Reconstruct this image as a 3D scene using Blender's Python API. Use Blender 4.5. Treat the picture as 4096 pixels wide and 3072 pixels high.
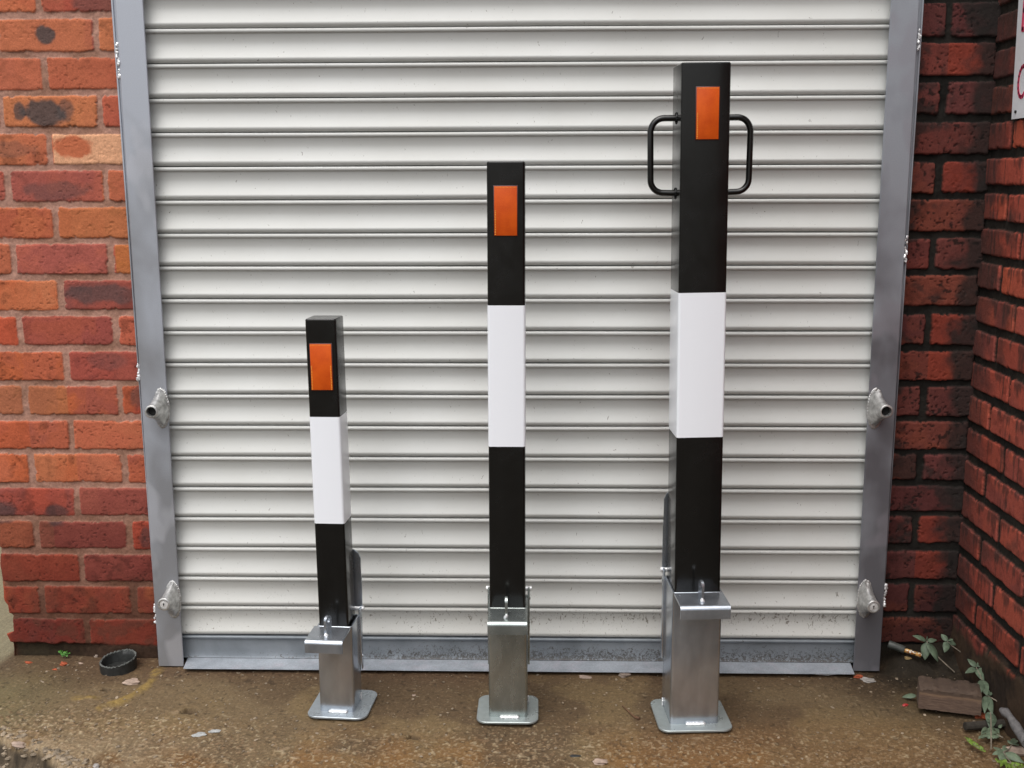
import bpy, bmesh, math, random
import numpy as np
from mathutils import Vector, Matrix
R = math.radians
for ob in list(bpy.data.objects): bpy.data.objects.remove(ob, do_unlink=True)
scene = bpy.context.scene
# ---------------------------------------------------------------- camera
FPX = 4409.4            # focal length in pixels of the 4096 px wide photograph
CL = Vector((0.0, -2.5672, 1.1783))
def basis():
    pi, ya, ro = 0.1812, -0.0252, -0.0028
    fw = Vector((math.sin(ya)*math.cos(pi), math.cos(ya)*math.cos(pi), -math.sin(pi)))
    r0 = Vector((math.cos(ya), -math.sin(ya), 0)); u0 = r0.cross(fw)
    return fw, r0*math.cos(ro)+u0*math.sin(ro), -r0*math.sin(ro)+u0*math.cos(ro)
FW, RT, UP = basis()
cd = bpy.data.cameras.new('camera'); cam = bpy.data.objects.new('camera', cd)
scene.collection.objects.link(cam); scene.camera = cam
cd.sensor_width = 36; cd.lens = 36*FPX/4096; cd.clip_start = 0.05; cd.clip_end = 500
M3 = Matrix((RT, UP, -FW)).transposed()
cam.matrix_world = Matrix.Translation(CL) @ M3.to_4x4()
# ---------------------------------------------------------------- world, sun, exposure
w = bpy.data.worlds.new("World"); scene.world = w; w.use_nodes = True
nt = w.node_tree; nt.nodes.clear()
sky = nt.nodes.new('ShaderNodeTexSky'); sky.sky_type = 'NISHITA'; sky.sun_disc = False
SUN_EL, SUN_AZ = R(62), R(200)      # azimuth measured clockwise from +y
sky.sun_elevation = SUN_EL; sky.sun_rotation = SUN_AZ; sky.air_density = 1.0; sky.dust_density = 4.0
hs = nt.nodes.new('ShaderNodeHueSaturation'); hs.inputs['Saturation'].default_value = 0.34
bg = nt.nodes.new('ShaderNodeBackground'); bg.inputs['Strength'].default_value = 0.11
wo = nt.nodes.new('ShaderNodeOutputWorld')
nt.links.new(sky.outputs[0], hs.inputs['Color']); nt.links.new(hs.outputs[0], bg.inputs['Color']); nt.links.new(bg.outputs[0], wo.inputs['Surface'])
sl = bpy.data.lights.new('sun', 'SUN'); sl.energy = 1.4; sl.angle = R(70); sl.color = (1, .97, .93)
so = bpy.data.objects.new('sun', sl); scene.collection.objects.link(so)
sd = Vector((math.sin(SUN_AZ)*math.cos(SUN_EL), math.cos(SUN_AZ)*math.cos(SUN_EL), math.sin(SUN_EL)))
so.rotation_euler = sd.to_track_quat('Z', 'Y').to_euler()
so.location = (0, -3, 4)
vs = scene.view_settings; vs.view_transform = 'Standard'; vs.look = 'None'; vs.gamma = 1; vs.use_curve_mapping = False
vs.exposure = 0.68
scene.render.engine = 'CYCLES'
# ---------------------------------------------------------------- helpers
def pix(x, y):
    return (FW*FPX + RT*(x-2048) - UP*(y-1536))
def onY(x, y, yy):
    d = pix(x, y); return CL + d*((yy-CL.y)/d.y)
def onZ(x, y, zz=0.0):
    d = pix(x, y); return CL + d*((zz-CL.z)/d.z)
def onX(x, y, xx):
    d = pix(x, y); return CL + d*((xx-CL.x)/d.x)
def lin(c):
    c = np.asarray(c, float)/255.0
    return np.where(c <= .04045, c/12.92, ((c+.055)/1.055)**2.4)
def hsh(ix, iy, seed):
    n = (ix.astype(np.int64)*374761393 + iy.astype(np.int64)*668265263 + seed*1442695041) & 0x7fffffff
    n = ((n ^ (n >> 13))*1274126177) & 0x7fffffff
    n = n ^ (n >> 16)
    return (n & 0xffff)/65535.0
def vn(x, y, s, seed=0):
    x = np.asarray(x, float)/s + 1000.0; y = np.asarray(y, float)/s + 1000.0
    ix = np.floor(x); iy = np.floor(y); fx = x-ix; fy = y-iy
    fx = fx*fx*(3-2*fx); fy = fy*fy*(3-2*fy)
    a = hsh(ix, iy, seed); b = hsh(ix+1, iy, seed); c = hsh(ix, iy+1, seed); d = hsh(ix+1, iy+1, seed)
    return (a*(1-fx)+b*fx)*(1-fy) + (c*(1-fx)+d*fx)*fy
def fbm(x, y, s, seed=0, o=4):
    t = 0; a = 1; n = 0
    for k in range(o):
        t = t + a*vn(x, y, s/2**k, seed+k*17); n += a; a *= .55
    return t/n
def sm(a, b, x):
    t = np.clip((x-a)/(b-a), 0, 1); return t*t*(3-2*t)
def mix(a, b, t):
    t = np.asarray(t)[..., None]; return a*(1-t)+b*t
def link(name, me, mat, parent=None):
    o = bpy.data.objects.new(name, me); scene.collection.objects.link(o)
    if mat: me.materials.append(mat)
    if parent: o.parent = parent
    return o
def tag(o, label=None, cat=None, group=None, kind=None):
    if label: o['label'] = label
    if cat: o['category'] = cat
    if group: o['group'] = group
    if kind: o['kind'] = kind
    return o
def empty(name, loc, rz=0, parent=None):
    o = bpy.data.objects.new(name, None); scene.collection.objects.link(o)
    o.location = loc; o.rotation_euler = (0, 0, rz); o.empty_display_size = .05
    if parent: o.parent = parent
    return o
def sheets(name, parts, mat, parent=None):
    """parts: list of (pos[n,m,3], col[n,m,3]) grids joined in one mesh with a colour attribute"""
    V = []; F = []; C = []; off = 0
    for P, K in parts:
        n, m = P.shape[:2]
        V.append(P.reshape(-1, 3)); C.append(K.reshape(-1, 3))
        i = np.arange(n*m).reshape(n, m)
        F.append(np.stack([i[:-1, :-1], i[1:, :-1], i[1:, 1:], i[:-1, 1:]], -1).reshape(-1, 4)+off); off += n*m
    V = np.concatenate(V); F = np.concatenate(F); C = np.concatenate(C)
    me = bpy.data.meshes.new(name); me.vertices.add(len(V)); me.vertices.foreach_set('co', V.ravel().astype('f'))
    me.loops.add(F.size); me.loops.foreach_set('vertex_index', F.ravel().astype('i'))
    me.polygons.add(len(F)); me.polygons.foreach_set('loop_start', (np.arange(len(F))*4).astype('i'))
    me.polygons.foreach_set('loop_total', np.full(len(F), 4, 'i')) if bpy.app.version < (4, 0, 0) else None
    me.update(calc_edges=True); me.validate()
    me.shade_smooth()
    a = me.color_attributes.new('Col', 'FLOAT_COLOR', 'POINT')
    a.data.foreach_set('color', np.concatenate([C, np.ones((len(C), 1))], 1).ravel().astype('f'))
    return link(name, me, mat, parent)
class MB:
    def __init__(s): s.bm = bmesh.new()
    def loft(s, rings, cap0=True, cap1=True, closed=True):
        vs_ = [[s.bm.verts.new(p) for p in r] for r in rings]
        n = len(vs_[0])
        for a, b in zip(vs_[:-1], vs_[1:]):
            for i in range(n if closed else n-1):
                j = (i+1) % n; s.bm.faces.new((a[i], a[j], b[j], b[i]))
        if cap0: s.bm.faces.new(vs_[0][::-1])
        if cap1: s.bm.faces.new(vs_[-1])
        return vs_
    def rbox(s, x0, x1, y0, y1, z0, z1, r=.004, seg=4, bev=.0008):
        """upright box with rounded vertical corners and a small chamfer on top and bottom"""
        def ring(ins, z):
            pts = []; rr = max(r-ins, .0002)
            for cx, cy, a0 in ((x1-r, y1-r, 0), (x0+r, y1-r, 90), (x0+r, y0+r, 180), (x1-r, y0+r, 270)):
                for k in range(seg+1):
                    a = R(a0+90*k/seg); pts.append((cx+rr*math.cos(a), cy+rr*math.sin(a), z))
            return pts
        s.loft([ring(bev, z0), ring(0, z0+bev), ring(0, z1-bev), ring(bev, z1)])
    def box(s, x0, x1, y0, y1, z0, z1, bev=.0006):
        ret = bmesh.ops.create_cube(s.bm, size=1)
        for v in ret['verts']:
            v.co = Vector(((x0+x1)/2+v.co.x*(x1-x0), (y0+y1)/2+v.co.y*(y1-y0), (z0+z1)/2+v.co.z*(z1-z0)))
        if bev:
            es = list({e for v in ret['verts'] for e in v.link_edges})
            bmesh.ops.bevel(s.bm, geom=es, offset=bev, segments=2, affect='EDGES', profile=.5)
    def tube(s, pts, rad, n=12, cap=True):
        pts = [Vector(p) for p in pts]
        if not isinstance(rad, (list, tuple)): rad = [rad]*len(pts)
        rings = []; up = None
        for i, p in enumerate(pts):
            d = (pts[min(i+1, len(pts)-1)]-pts[max(i-1, 0)]).normalized()
            if up is None: up = d.orthogonal().normalized()
            up = (up-d*up.dot(d)).normalized(); q = d.cross(up)
            rings.append([p+(up*math.cos(2*math.pi*k/n)+q*math.sin(2*math.pi*k/n))*rad[i] for k in range(n)])
        s.loft(rings, cap, cap)
    def blob(s, c, rx, ry, rz, seed=0, amp=.3, sub=2, rot=0):
        rnd = random.Random(seed); ret = bmesh.ops.create_icosphere(s.bm, subdivisions=sub, radius=1)
        ph = [rnd.uniform(0, 6) for _ in range(6)]
        for v in ret['verts']:
            n = v.co.copy()
            k = 1+amp*(.5*math.sin(3*n.x+ph[0])*math.cos(3*n.y+ph[1])+.4*math.sin(5*n.z+ph[2]+2*n.x)+.3*math.sin(6*n.y+ph[3]))+rnd.uniform(-.1, .1)*amp
            x, y, z = n.x*rx*k, n.y*ry*k, n.z*rz*k
            v.co = Vector((c[0]+x*math.cos(rot)-y*math.sin(rot), c[1]+x*math.sin(rot)+y*math.cos(rot), c[2]+z))
    def build(s, name, mat, parent=None, smooth=True, angle=35):
        bmesh.ops.recalc_face_normals(s.bm, faces=s.bm.faces)
        me = bpy.data.meshes.new(name); s.bm.to_mesh(me); s.bm.free()
        if smooth:
            me.shade_smooth()
            try: me.set_sharp_from_angle(angle=R(angle))
            except Exception: pass
        return link(name, me, mat, parent)
# ---------------------------------------------------------------- materials
def newmat(name):
    m = bpy.data.materials.new(name); m.use_nodes = True
    return m, m.node_tree, m.node_tree.nodes['Principled BSDF']
def nd(nt, t, **kw):
    n = nt.nodes.new(t)
    for k, v in kw.items():
        if k in n.inputs: n.inputs[k].default_value = v
        else: setattr(n, k, v)
    return n
def noise(nt, scale, detail=4, rough=.55, vec=None, dist=0):
    n = nd(nt, 'ShaderNodeTexNoise', Scale=scale, Detail=detail, Roughness=rough, Distortion=dist)
    if vec: nt.links.new(vec, n.inputs['Vector'])
    return n.outputs['Fac']
def ramp(nt, fac, stops):
    r = nt.nodes.new('ShaderNodeValToRGB'); e = r.color_ramp.elements
    e[0].position, e[1].position = stops[0][0], stops[-1][0]
    def c4(c): return (c, c, c, 1) if isinstance(c, (int, float)) else (*c, 1)
    e[0].color = c4(stops[0][1]); e[1].color = c4(stops[-1][1])
    for p, c in stops[1:-1]: e.new(p).color = c4(c)
    nt.links.new(fac, r.inputs[0]); return r.outputs[0]
def mixc(nt, a, b, f, mode='MIX'):
    m = nt.nodes.new('ShaderNodeMix'); m.data_type = 'RGBA'; m.blend_type = mode
    for s_, v in ((6, a), (7, b), (0, f)):
        if hasattr(v, 'type') and not isinstance(v, (tuple, float, int)): nt.links.new(v, m.inputs[s_])
        else: m.inputs[s_].default_value = (*v, 1) if isinstance(v, tuple) else v
    return m.outputs[2]
def bump(nt, h, st=.3, dist=.001, normal=None):
    b = nd(nt, 'ShaderNodeBump', Strength=st, Distance=dist); nt.links.new(h, b.inputs['Height'])
    if normal: nt.links.new(normal, b.inputs['Normal'])
    return b.outputs[0]
def objco(nt): return nt.nodes.new('ShaderNodeTexCoord').outputs['Object']
def m_attr(name, rough=.85, bs=.5, sc=(900, 220), spec=.3, var=.25):
    m, nt, b = newmat(name); co = objco(nt)
    at = nt.nodes.new('ShaderNodeAttribute'); at.attribute_name = 'Col'
    n1 = noise(nt, sc[0], 3, .6, co); n2 = noise(nt, sc[1], 4, .6, co)
    c = mixc(nt, at.outputs['Color'], ramp(nt, n1, [(.3, 1-var), (.7, 1+var)]), 1.0, 'MULTIPLY')
    c = mixc(nt, c, ramp(nt, n2, [(.3, 1-var*.6), (.7, 1+var*.6)]), 1.0, 'MULTIPLY')
    nt.links.new(c, b.inputs['Base Color']); b.inputs['Roughness'].default_value = rough
    b.inputs['Specular IOR Level'].default_value = spec
    nt.links.new(bump(nt, n2, bs, .0012, bump(nt, n1, bs, .0005)), b.inputs['Normal'])
    return m
def m_plain(name, col, rough=.6, met=0, var=.12, sc=60, bs=.1, spec=.5, coat=0, bsc=None, rv=.07):
    m, nt, b = newmat(name); co = objco(nt)
    n = noise(nt, sc, 5, .6, co)
    c = mixc(nt, tuple(x*(1-var) for x in col), tuple(min(1, x*(1+var)) for x in col), ramp(nt, n, [(.35, 0.0), (.65, 1.0)]))
    nt.links.new(c, b.inputs['Base Color']); nt.links.new(ramp(nt, noise(nt, 14, 5, .65, co, .5), [(.35, max(.03, rough-rv)), (.7, rough+rv)]), b.inputs['Roughness'])
    b.inputs['Metallic'].default_value = met; b.inputs['Specular IOR Level'].default_value = spec
    b.inputs['Coat Weight'].default_value = coat; b.inputs['Coat Roughness'].default_value = .08
    if bs: nt.links.new(bump(nt, noise(nt, bsc or sc*6, 3, .5, co), bs, .0006), b.inputs['Normal'])
    return m
def m_galv(name, c0, c1, rough=.42, met=.75, sc=9, spangle=260, tint=(.50, .47, .52), streak=True):
    m, nt, b = newmat(name); co = objco(nt)
    mp = nd(nt, 'ShaderNodeMapping'); nt.links.new(co, mp.inputs[0]); mp.inputs['Scale'].default_value = (2.2, 2.2, .55)
    n = noise(nt, sc, 6, .62, mp.outputs[0], .4); n2 = noise(nt, sc*4, 5, .6, co); n3 = noise(nt, spangle, 2, .5, co)
    c = mixc(nt, c0, c1, ramp(nt, n, [(.38, 0.0), (.62, 1.0)]))
    c = mixc(nt, c, tint, ramp(nt, n2, [(.52, 0.0), (.7, .5)]))
    c = mixc(nt, c, ramp(nt, n3, [(.3, .86), (.7, 1.12)]), 1.0, 'MULTIPLY')
    nt.links.new(c, b.inputs['Base Color']); b.inputs['Metallic'].default_value = met
    nt.links.new(ramp(nt, n2, [(.3, rough-.08), (.7, rough+.12)]), b.inputs['Roughness'])
    nt.links.new(bump(nt, n2, .12, .001, bump(nt, n3, .08, .0004)), b.inputs['Normal'])
    return m
BRICK = m_attr('brick', .88, .7, (1000, 240), .25, .24)
GROUND = m_attr('concrete', .8, .7, (700, 180), .3, .32)
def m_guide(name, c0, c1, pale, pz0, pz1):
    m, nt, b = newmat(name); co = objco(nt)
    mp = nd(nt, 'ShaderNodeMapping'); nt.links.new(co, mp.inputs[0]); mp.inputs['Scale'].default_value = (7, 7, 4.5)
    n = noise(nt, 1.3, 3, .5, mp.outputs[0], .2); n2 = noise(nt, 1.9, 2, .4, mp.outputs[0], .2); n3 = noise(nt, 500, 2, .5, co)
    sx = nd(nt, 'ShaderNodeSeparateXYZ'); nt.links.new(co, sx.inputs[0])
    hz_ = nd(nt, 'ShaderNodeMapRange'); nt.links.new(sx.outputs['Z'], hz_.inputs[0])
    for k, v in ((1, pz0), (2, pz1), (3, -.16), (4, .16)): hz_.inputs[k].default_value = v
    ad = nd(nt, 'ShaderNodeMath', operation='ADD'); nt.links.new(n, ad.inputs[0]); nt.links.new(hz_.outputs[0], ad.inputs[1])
    c = mixc(nt, c0, c1, ramp(nt, ad.outputs[0], [(.30, 0.0), (.68, 1.0)]))  # lighting falloff painted into the rail colour: lighter top, darker foot
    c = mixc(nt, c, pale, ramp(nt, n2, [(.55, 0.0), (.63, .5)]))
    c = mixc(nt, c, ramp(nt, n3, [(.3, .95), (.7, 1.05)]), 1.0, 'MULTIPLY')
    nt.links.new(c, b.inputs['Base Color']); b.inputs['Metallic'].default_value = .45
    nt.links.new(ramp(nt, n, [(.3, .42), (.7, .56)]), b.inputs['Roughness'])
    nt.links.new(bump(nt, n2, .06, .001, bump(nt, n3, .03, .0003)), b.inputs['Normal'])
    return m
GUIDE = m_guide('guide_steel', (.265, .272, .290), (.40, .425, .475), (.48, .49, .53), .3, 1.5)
GUIDER = m_guide('guide_steel_shaded', (.145, .146, .162), (.31, .33, .365), (.27, .26, .29), .25, 1.5)  # darker right rail: occlusion painted into the colour, plus zinc weathering
SEAM = m_plain('seam_steel', (.16, .17, .17), .6, .3, .3, 60)
def m_sleeve(name, c0, c1, tint, rough=.24, fl=.5):
    m, nt, b = newmat(name); co = objco(nt)
    mp = nd(nt, 'ShaderNodeMapping'); nt.links.new(co, mp.inputs[0]); mp.inputs['Scale'].default_value = (1.6, 1.6, .7)
    n = noise(nt, 14, 5, .6, mp.outputs[0], .3); n2 = noise(nt, 55, 5, .65, co); n3 = noise(nt, 420, 3, .6, co); n4 = noise(nt, 210, 3, .7, co, .5)
    c = mixc(nt, c0, c1, ramp(nt, n, [(.38, 0.0), (.62, 1.0)]))
    c = mixc(nt, c, tint, ramp(nt, n2, [(.50, 0.0), (.72, .35)]))
    c = mixc(nt, c, (.72, .75, .74), ramp(nt, n4, [(.66, 0.0), (.72, fl)]))
    c = mixc(nt, c, ramp(nt, n3, [(.3, .93), (.7, 1.06)]), 1.0, 'MULTIPLY')
    nt.links.new(c, b.inputs['Base Color']); b.inputs['Metallic'].default_value = .88
    nt.links.new(ramp(nt, n, [(.3, rough-.03), (.7, rough+.06)]), b.inputs['Roughness'])
    nt.links.new(bump(nt, n, .08, .0010, bump(nt, n3, .02, .0002)), b.inputs['Normal'])
    return m
SLEEVE = m_sleeve('sleeve_steel', (.40, .435, .48), (.52, .56, .61), (.46, .44, .49), .22, .10)
SLEEVEG = m_sleeve('sleeve_steel_dull', (.31, .345, .335), (.40, .44, .43), (.48, .51, .49), .25, .5)
PLATE = m_plain('plate_zinc', (.33, .37, .37), .32, .5, .08, 60, .08)
PLATEB = m_plain('plate_zinc_blue', (.33, .37, .40), .30, .5, .08, 60, .08)
WELD = m_plain('weld', (.82, .83, .84), .35, .6, .15, 200, .5)
CASTST = m_plain('lock_steel', (.50, .50, .49), .36, .7, .25, 90, .3)
BLACKP = m_plain('black_paint', (.0045, .0045, .0042), .24, 0, .1, 30, .05, .4, .15)
WHITEP = m_plain('white_film', (.80, .825, .87), .28, 0, .002, 20, .0, .5, .3, rv=.001)
DARK = m_plain('dark_void', (.006, .006, .006), .9, 0)
RUBBER = m_plain('black_plastic', (.018, .019, .018), .55, 0, .4, 80, .4)
# ---------------------------------------------------------------- shutter curtain
def m_slat():
    m, nt, b = newmat('slat_paint'); co = objco(nt)
    sx = nd(nt, 'ShaderNodeSeparateXYZ'); nt.links.new(co, sx.inputs[0])
    n = noise(nt, 3, 5, .6, co); n1 = noise(nt, 420, 2, .5, co)
    mp = nd(nt, 'ShaderNodeMapping'); nt.links.new(co, mp.inputs[0]); mp.inputs['Scale'].default_value = (1, 1, .7)
    n2 = noise(nt, 230, 3, .65, mp.outputs[0], .6); n3 = noise(nt, 9, 4, .6, co)
    c = mixc(nt, (.485, .492, .472), (.525, .535, .52), ramp(nt, n, [(.35, 0.0), (.65, 1.0)]))
    # splash dirt, thicker on the lowest slats
    lo = nd(nt, 'ShaderNodeMapRange'); nt.links.new(sx.outputs['Z'], lo.inputs[0])
    for k, v in ((1, .08), (2, .34), (3, .75), (4, 0.0)): lo.inputs[k].default_value = v
    th = nd(nt, 'ShaderNodeMath', operation='MULTIPLY'); nt.links.new(lo.outputs[0], th.inputs[0]); nt.links.new(ramp(nt, n3, [(.3, .3), (.65, 1.0)]), th.inputs[1])
    sp = nd(nt, 'ShaderNodeMath', operation='MULTIPLY_ADD'); nt.links.new(th.outputs[0], sp.inputs[0]); sp.inputs[1].default_value = .12; nt.links.new(n2, sp.inputs[2])
    f = ramp(nt, sp.outputs[0], [(.70, 0.0), (.74, .85)])
    c = mixc(nt, c, (.16, .15, .13), f)
    mp2 = nd(nt, 'ShaderNodeMapping'); nt.links.new(co, mp2.inputs[0]); mp2.inputs['Scale'].default_value = (1, 1, .55)
    n5 = noise(nt, 150, 3, .6, mp2.outputs[0], .8); bd = ramp(nt, sx.outputs['Z'], [(.092, 0.0), (.112, .9), (.134, 1.0), (.150, .2), (.19, 0.0)])
    ax = nd(nt, 'ShaderNodeMapRange'); nt.links.new(sx.outputs['X'], ax.inputs[0])
    for k, v in ((1, -.75), (2, .15), (3, .35), (4, 1.0)): ax.inputs[k].default_value = v
    bm_ = nd(nt, 'ShaderNodeMath', operation='MULTIPLY'); nt.links.new(bd, bm_.inputs[0]); nt.links.new(ax.outputs[0], bm_.inputs[1])
    s5 = nd(nt, 'ShaderNodeMath', operation='MULTIPLY_ADD'); nt.links.new(bm_.outputs[0], s5.inputs[0]); s5.inputs[1].default_value = .125; nt.links.new(n5, s5.inputs[2])
    c = mixc(nt, c, (.13, .115, .10), ramp(nt, s5.outputs[0], [(.705, 0.0), (.735, .85)]))
    gr = nd(nt, 'ShaderNodeMath', operation='MULTIPLY'); nt.links.new(lo.outputs[0], gr.inputs[0]); gr.inputs[1].default_value = .22
    c = mixc(nt, c, (.45, .42, .36), gr.outputs[0])
    nt.links.new(c, b.inputs['Base Color']); b.inputs['Roughness'].default_value = .42
    nt.links.new(bump(nt, n1, .04, .0005), b.inputs['Normal'])
    return m
SLATM = m_slat()
PITCH = .0762; Z19 = .072
def slat_profile():
    # t = distance below the groove line, y = depth (negative is towards the street)
    # bead, shaded neck, scooped body that leans out to its foot, rolled foot
    pts = [(0, .0150), (.0003, .0010)]
    for k in range(9):                                   # bead
        a = math.pi*k/8; pts.append((.0004+.0050*(1-math.cos(a)), -.0010-.0046*math.sin(a)))
    for k in range(1, 25):                               # scooped body
        q = k/24; t = .0106+.0539*q
        y = .0036-.0048*((.40-q)/.40)**1.7 if q < .40 else .0036-.0101*((q-.40)/.60)**1.7
        pts.append((t, y))
    for k in range(1, 9):                                # rolled foot
        a = math.pi/2*k/8; pts.append((.0645+.0104*math.sin(a), -.0065+.0098*(1-math.cos(a))))
    pts.append((.0747, .0150)); pts.append((.0761, .0150))
    return pts
sh = empty('roller_shutter', (0, 0, 0))
tag(sh, 'closed pale grey roller shutter of horizontal slats between galvanised guide rails', 'roller shutter')
prof = slat_profile(); xs = np.linspace(-.893, .783, 57)
rows = []
for i in range(19, -10, -1):
    zt = Z19 + (20-i)*PITCH if False else None
ztops = [Z19+PITCH*k for k in range(1, 30)]
Z = []; Y = []
for zt in reversed(ztops):
    for t, y in prof: Z.append(zt-t); Y.append(y)
Z = np.array(Z); Y = np.array(Y)
P = np.zeros((len(Z), len(xs), 3)); P[:, :, 0] = xs[None]; P[:, :, 2] = Z[:, None]
P[:, :, 1] = Y[:, None] + (vn(P[:, :, 0]*1.0, P[:, :, 2]*3, .35, 5)-.5)*.0025
P[:, :, 2] += (vn(P[:, :, 0], P[:, :, 2]*0+np.floor((Z[:, None]-Z19)/PITCH), .5, 8)-.5)*.0012
P = P[:, ::-1]
sheets('curtain', [(P, np.ones_like(P)*.7)], SLATM, sh)
# bottom bar: bead, web, toe flange
def m_bar():
    m, nt, b = newmat('bottom_bar_steel'); co = objco(nt)
    n = noise(nt, 7, 5, .6, co, .3); n2 = noise(nt, 130, 5, .75, co, 1.2); n3 = noise(nt, 5, 3, .6, co)
    sx = nd(nt, 'ShaderNodeSeparateXYZ'); nt.links.new(co, sx.inputs[0])
    c = mixc(nt, (.145, .165, .185), (.23, .255, .28), ramp(nt, n, [(.35, 0.0), (.65, 1.0)]))
    lo = nd(nt, 'ShaderNodeMapRange'); nt.links.new(sx.outputs['Z'], lo.inputs[0])
    for k, v in ((1, .012), (2, .055), (3, .17), (4, -.02)): lo.inputs[k].default_value = v
    ax = nd(nt, 'ShaderNodeMapRange'); nt.links.new(sx.outputs['X'], ax.inputs[0])
    for k, v in ((1, -.75), (2, -.25), (3, -.13), (4, .02)): ax.inputs[k].default_value = v
    ad = nd(nt, 'ShaderNodeMath', operation='ADD'); nt.links.new(lo.outputs[0], ad.inputs[0]); nt.links.new(ax.outputs[0], ad.inputs[1])
    ad2 = nd(nt, 'ShaderNodeMath', operation='ADD'); nt.links.new(ad.outputs[0], ad2.inputs[0]); nt.links.new(n2, ad2.inputs[1])
    c = mixc(nt, c, (.07, .065, .06), ramp(nt, ad2.outputs[0], [(.60, 0.0), (.66, .9)]))
    nt.links.new(c, b.inputs['Base Color']); b.inputs['Metallic'].default_value = .35; b.inputs['Roughness'].default_value = .5
    nt.links.new(bump(nt, n2, .15, .0006), b.inputs['Normal'])
    return m
BAR = m_bar()
bb = MB()
pr = [(.0035, .0718)] + [(-.0005-.005*math.sin(math.pi*k/8), .0712-.0045*(1-math.cos(math.pi*k/8))) for k in range(9)] + [(.001, .060), (.0005, .045), (-.001, .03), (-.002, .018), (-.0035, .0155), (-.0045, .0135), (.0, .0125), (.004, .012), (.006, .012), (.006, .072)]
bb.loft([[(x, y, z) for y, z in pr] for x in (-.893, .783)])
bb.build('bottom_bar', BAR, sh)
toe = MB()
toe.loft([[( -.8765, -.003, .0098), (-.8700, -.060, .0078), (-.8700, -.060, .0105), (-.8765, -.003, .0125)],
          [( .7665, -.003, .0098), (.7610, -.060, .0078), (.7610, -.060, .0105), (.7665, -.003, .0125)]])
bmesh.ops.bevel(toe.bm, geom=toe.bm.edges[:], offset=.0010, segments=2, affect='EDGES')
TOE = m_galv('toe_steel', (.33, .36, .40), (.42, .455, .50), .45, .35, 8, 300)
toe.build('toe_flange', TOE, sh)
# guide rails
def rail(x0b, x1b, x0t, x1t, zb, side, GM):
    """front width from x0..x1 at the foot and at z = 1.506"""
    k = (2.28-zb)/(1.506-zb)
    x0T = x0b+(x0t-x0b)*k; x1T = x1b+(x1t-x1b)*k
    m = MB()
    def ring(xa, xb, z):
        r = .0022; pts = []
        for cx, cy, a0 in ((xb-r, .018-r, 0), (xa+r, .018-r, 90), (xa+r, -.030+r, 180), (xb-r, -.030+r, 270)):
            for q in range(4): a = R(a0+30*q); pts.append((cx+r*math.cos(a), cy+r*math.sin(a), z))
        return pts
    # front plate over the curtain slot
    def plate(xa, xb, z): return [(xa+.0012, -.030, z), (xa, -.0288, z), (xa, -.0265, z), (xb, -.0265, z), (xb, -.0288, z), (xb-.0012, -.030, z)]
    m.loft([plate(x0b, x1b, zb), plate(x0t, x1t, 1.506), plate(x0T, x1T, 2.28)])
    si = .022
    if side < 0: tb_ = [(x0b+.001, x1b-si), (x0t+.001, x1t-si), (x0T+.001, x1T-si)]
    else: tb_ = [(x0b+si, x1b-.001), (x0t+si, x1t-.001), (x0T+si, x1T-.001)]
    m.loft([[(p, -.027, z), (q, -.027, z), (q, .018, z), (p, .018, z)] for (p, q), z in zip(tb_, (zb+.0005, 1.506, 2.2795))])
    g = m.build('guide_rail', GM, sh)
    # backing angle showing beside the tube, wider towards the top
    m = MB()
    if side < 0: a = [(x0b-.002, x0b+.004), (x0t-.0125, x0t+.004), (x0T-.0165, x0T+.004)]
    else: a = [(x1b-.004, x1b+.002), (x1t-.004, x1t+.0125), (x1T-.004, x1T+.0165)]
    ya, yb = -.0175, -.0235
    m.loft([[(p, ya, z), (q, ya, z), (q, .017, z), (p, .017, z)] for (p, q), z in zip(a, (zb+.004, 1.506, 2.279))])
    # raised lip along its outer edge
    e = [p if side < 0 else q for p, q in a]; w_ = .0035 if side < 0 else -.0035
    m.loft([[(p, ya-.0035, z), (p+w_*f, ya-.0035, z), (p+w_*f, .016, z), (p, .016, z)] for p, z, f in zip(e, (zb+.004, 1.506, 2.279), (.3, 1, 1))])
    m.build('backing_angle', GM, g)
    return g
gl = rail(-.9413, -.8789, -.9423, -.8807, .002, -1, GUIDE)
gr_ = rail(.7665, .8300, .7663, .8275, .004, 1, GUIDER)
def weld(xe, z0, z1, n, seed, par, y=-.0275):
    m = MB(); rnd = random.Random(seed)
    for k in range(n):
        z = z0+(z1-z0)*(k+.5)/n+rnd.uniform(-.002, .002)
        s_ = rnd.uniform(.0022, .0045)
        m.blob((xe+rnd.uniform(-.002, .002), y+rnd.uniform(-.002, .001), z), s_, s_*.8, s_*1.3, seed+k, .4)
    m.build('weld_bead', WELD, par)
def zat(x, y): return onY(x, y, -.03).z
weld(-.9455, zat(460, 310), zat(460, 175), 10, 1, gl)
weld(-.945, zat(550, 1525), zat(550, 1450), 6, 2, gl)
weld(-.943, zat(620, 2495), zat(620, 2415), 6, 3, gl)
weld(.8315, zat(3675, 200), zat(3675, 118), 7, 4, gr_)
weld(.8315, zat(3610, 1050), zat(3610, 940), 8, 5, gr_)
weld(.832, zat(3540, 2430), zat(3540, 2335), 7, 6, gr_)
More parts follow.
